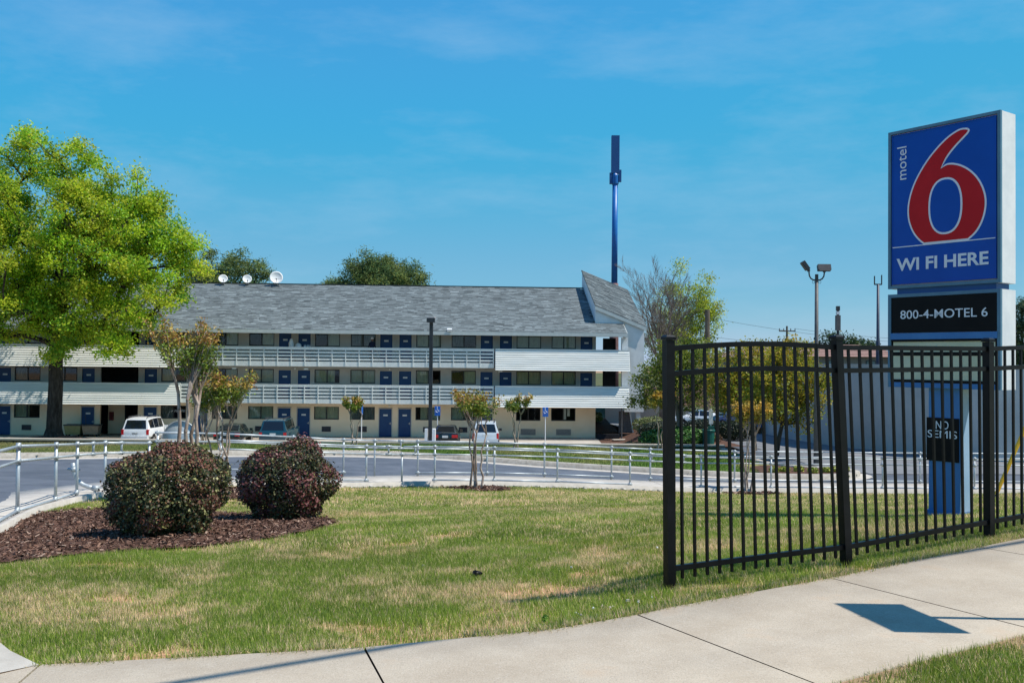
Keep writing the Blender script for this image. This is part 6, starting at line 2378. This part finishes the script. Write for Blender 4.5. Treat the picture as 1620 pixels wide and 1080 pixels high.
# the two round bushes
def bush(name, label, base, rx, ry, rz, n, pals, wts, size, seed, cat='bush', group=None, m=m_gloss_leaf, flat=.0, lump=.14):
    r = np.random.default_rng(seed)
    root = empty(name, base, label=label, cat=cat, group=group)
    B = np.array(base, float)
    d = r.normal(size=(n, 3))
    d /= np.linalg.norm(d, axis=1)[:, None]
    q = np.where(r.uniform(size=n) < .78, r.uniform(.86, 1.02, n), r.uniform(.5, .9, n))
    lmp = 1 + lump * (vnoise(d[:, 0] * 2.2 + 9 + d[:, 1] * 1.3, d[:, 2] * 2.2 + 5, seed) - .5) * 2 + .06 * (vnoise(d[:, 0] * 7 + 30, d[:, 2] * 7 + d[:, 1] * 4 + 30, seed + 1) - .5) * 2
    shoot = np.where(r.uniform(size=n) < .05, r.uniform(1.0, 1.12, n), 1)
    # fuller, squarer shoulders than a ball
    pz = np.sign(d[:, 2]) * np.abs(d[:, 2]) ** .85
    hol = np.where(vnoise(d[:, 0] * 5 + 70, d[:, 2] * 5 + d[:, 1] * 4 + 70, seed + 9) > .7, r.uniform(.78, 1.0, n), 1)
    P = np.stack([d[:, 0] * rx, d[:, 1] * ry, pz * rz], 1) * (q * lmp * shoot * hol)[:, None]
    P[:, 2] += rz * .92
    ok = P[:, 2] > .03
    P, d, q = P[ok] + B, d[ok], q[ok]
    k = len(P)
    nr = d * .9 + r.normal(size=(k, 3)) * .75 + np.array([0, 0, .35])
    nr /= np.linalg.norm(nr, axis=1)[:, None]
    a = np.cross(nr, r.normal(size=(k, 3)))
    a /= np.linalg.norm(a, axis=1)[:, None]
    b = np.cross(nr, a)
    s = (size * r.uniform(.6, 1.35, k))[:, None]
    w_ = s * .62
    bend = nr * s * .18
    V = np.stack([P - a * s, P - b * w_ + bend, P + a * s, P + b * w_ + bend], 1).reshape(-1, 3)
    pal = np.array(pals)
    sel = r.choice(len(pal), k, p=wts)
    # patches of new growth
    pt = vnoise(d[:, 0] * 3 + 50, d[:, 2] * 3 + d[:, 1] * 2 + 50, seed + 5)
    sel = np.where((pt > .62) & (r.uniform(size=k) < .55), len(pal) - 1, sel)
    c = pal[sel] * r.uniform(.65, 1.35, k)[:, None]
    o = np_obj('leaves', V, np.arange(4 * k).reshape(-1, 4), m, root, np.repeat(c, 4, 0), org=base)
    o['kind'] = 'stuff'
    if rx < .3:
        return root
    P0, P1, R0, R1 = [], [], [], []
    for i in range(40):
        a_ = r.uniform(0, 2 * PI)
        st_ = B + np.array([math.cos(a_) * .12, math.sin(a_) * .12, -.05])
        e = P[r.integers(0, k)]
        mid = st_ + (e - st_) * .5 + np.array([0, 0, .1])
        P0 += [st_, mid]
        P1 += [mid, e]
        R0 += [.018, .011]
        R1 += [.011, .005]
    V, F = tubes_np(P0, P1, R0, R1, 5)
    np_obj('branches', V, F, m_bark, root, org=base, smooth=True)
    return root


PB = [(.034, .044, .018), (.065, .08, .026), (.085, .050, .026), (.16, .088, .04), (.25, .24, .09), (.21, .09, .06)]
WB = [.31, .28, .13, .09, .17, .02]
bush('round_bush', 'left of two round purple green bushes, the larger and nearer one in the mulch bed', (-4.37, 12.1, h1(-4.37, 12.1)), .75, .75, .60, 36000, PB, WB, .0195, 301, group='round purple leaved bushes')
PBR = [(.026, .034, .016), (.045, .06, .022), (.07, .036, .024), (.15, .075, .035), (.18, .17, .06), (.21, .075, .07)]
bush('round_bush', 'right of two round bushes, dark with a pinkish right side, farther back on the mulch', (-3.52, 14.9, h1(-3.52, 14.9)), .76, .76, .655, 32000, PBR, WB, .021, 302, group='round purple leaved bushes')

# hedge, juniper and shrubs at the right end of the motel
zb_ = lambda x, y: float(back_z(np.array([x]), np.array([y]))[0])
bush('clipped_shrub', 'clipped rounded yellow green shrub at the corner of the motel', (7.2, 55.5, zb_(7.2, 55.5) - .1), 1.05, .95, .62, 6000, [(.10, .12, .025), (.14, .15, .03), (.07, .09, .02), (.18, .18, .04)], [.3, .3, .3, .1], .05, 311)
bush('juniper', 'low spreading bright green juniper behind the low wall', (9.2, 53.3, -3.0), 2.0, 1.4, .50, 9000, [(.05, .14, .025), (.07, .18, .03), (.03, .09, .02), (.09, .2, .04)], [.35, .3, .25, .1], .075, 312, group='low junipers')
bush('juniper', 'smaller bright green juniper by the fence post', (10.2, 54.6, -3.0), 1.1, 1.0, .42, 4000, [(.05, .14, .025), (.07, .18, .03), (.03, .09, .02), (.09, .2, .04)], [.35, .3, .25, .1], .07, 313, group='low junipers')
PD = [(.014, .026, .012), (.022, .038, .016), (.03, .05, .02), (.05, .06, .03)]
bush('dark_shrub', 'dark evergreen shrub right of the clipped shrub', (9.4, 58.5, -3.2), 1.6, 1.2, .62, 5000, PD, [.4, .3, .2, .1], .06, 314, group='dark shrubs')
bush('dark_shrub', 'dark evergreen shrub hiding the teal car', (12.3, 60.0, -3.1), 1.5, 1.1, .58, 5000, PD, [.4, .3, .2, .1], .06, 315, group='dark shrubs')
bush('dark_shrub', 'dark evergreen shrub in front of the blue car', (13.7, 58.5, -3.05), 1.4, 1.1, .6, 5000, PD, [.4, .3, .2, .1], .06, 316, group='dark shrubs')
bush('reddish_shrub', 'low reddish shrub between the juniper and the litter bin', (11.3, 55.2, -3.0), .9, .7, .34, 2500, [(.12, .06, .04), (.16, .09, .05), (.08, .07, .03)], [.4, .3, .3], .05, 317)
bush('pale_shrub', 'pale yellow green shrub under the stair tower', (9.6, 66, -3.3), 1.2, .9, .6, 3000, [(.16, .18, .06), (.2, .22, .08), (.12, .15, .04)], [.4, .3, .3], .06, 318)
q_ = W(7.0, 6.5, .75)
bush('corridor_shrub', 'bright green shrub seen through the passage under the stair', q_, .8, .7, .45, 2500, [(.08, .17, .03), (.12, .22, .04), (.18, .26, .06)], [.4, .4, .2], .05, 319)
b = MB()
p_ = [W(6.3, 1.5, .3), W(8.2, 1.5, .35), W(8.4, 9, .95), W(6.3, 9, .9)]
b.add(p_ + [(x, y, -4.4) for x, y, z in p_], [(0, 1, 2, 3), (0, 4, 5, 1), (1, 5, 6, 2), (2, 6, 7, 3), (3, 7, 4, 0)])
b.build('passage_bank', m_mulch, None, kind='structure')
for k in range(7):
    x_ = 9.9 + .5 * k + rnd.uniform(-.1, .1)
    y_ = 35.6 + .25 * (k % 3) + (k > 5) * .9
    z_ = float(isl_z(np.array([x_]), np.array([y_]))[0]) + .03
    tag(bush('flower_clump', 'low yellow green clump on the island mulch', (x_, y_, z_), .2, .2, .12, 350, [(.3, .33, .03), (.2, .3, .03), (.36, .36, .05)], [.4, .3, .3], .035, 330 + k, cat='plant', group='yellow green clumps along the island mulch'))

# ground litter close to the camera
de = bush('dead_tuft', 'dark dead clump lying on the near lawn', (-.29, 8.5, h1(-.29, 8.5) - .02), .045, .04, .028, 160, [(.012, .012, .012), (.03, .028, .025)], [.6, .4], .018, 351, cat='debris')
bush('grass_tuft', 'single taller green grass tuft at the sidewalk edge', (.24, 6.42, h1(.24, 6.42) - .02), .012, .012, .04, 26, [(.13, .24, .03), (.18, .3, .05)], [.5, .5], .02, 352, cat='plant')
rs = np.random.default_rng(77)
for k in range(16):
    if k < 11:
        x_, y_ = rs.uniform(.45, 1.05), rs.uniform(6.62, 6.98)
        y_ = 6.62 + (x_ - .45) * .45 + rs.uniform(-.05, .1)
    else:
        x_, y_ = rs.uniform(-3.5, 3), rs.uniform(6.6, 10)
    if inside(slab_poly, np.array([x_]), np.array([y_]))[0]:
        continue
    s = rs.uniform(.006, .014)
    mb = MB()
    q = rs.uniform(.7, 1.2, 8)
    mb.add([(sx * s * q[i], sy * s * q[(i + 3) % 8] * .8, sz * s * .5) for i, (sx, sy, sz) in enumerate([(-1, -1, -1), (1, -1, -1), (1, 1, -1), (-1, 1, -1), (-.7, -.7, 1), (.7, -.7, 1), (.7, .7, 1), (-.7, .7, 1)])],
           [(0, 3, 2, 1), (4, 5, 6, 7), (0, 1, 5, 4), (1, 2, 6, 5), (2, 3, 7, 6), (3, 0, 4, 7)])
    o = mb.build('pebble', m_coping if k % 3 else m_plate, None)
    o.location = (x_, y_, h1(x_, y_) + s * .3)
    o.rotation_euler = (0, 0, rs.uniform(0, 6))
    tag(o, 'small pale pebble lying in the lawn near the sidewalk', 'pebble', 'pebbles in the lawn')
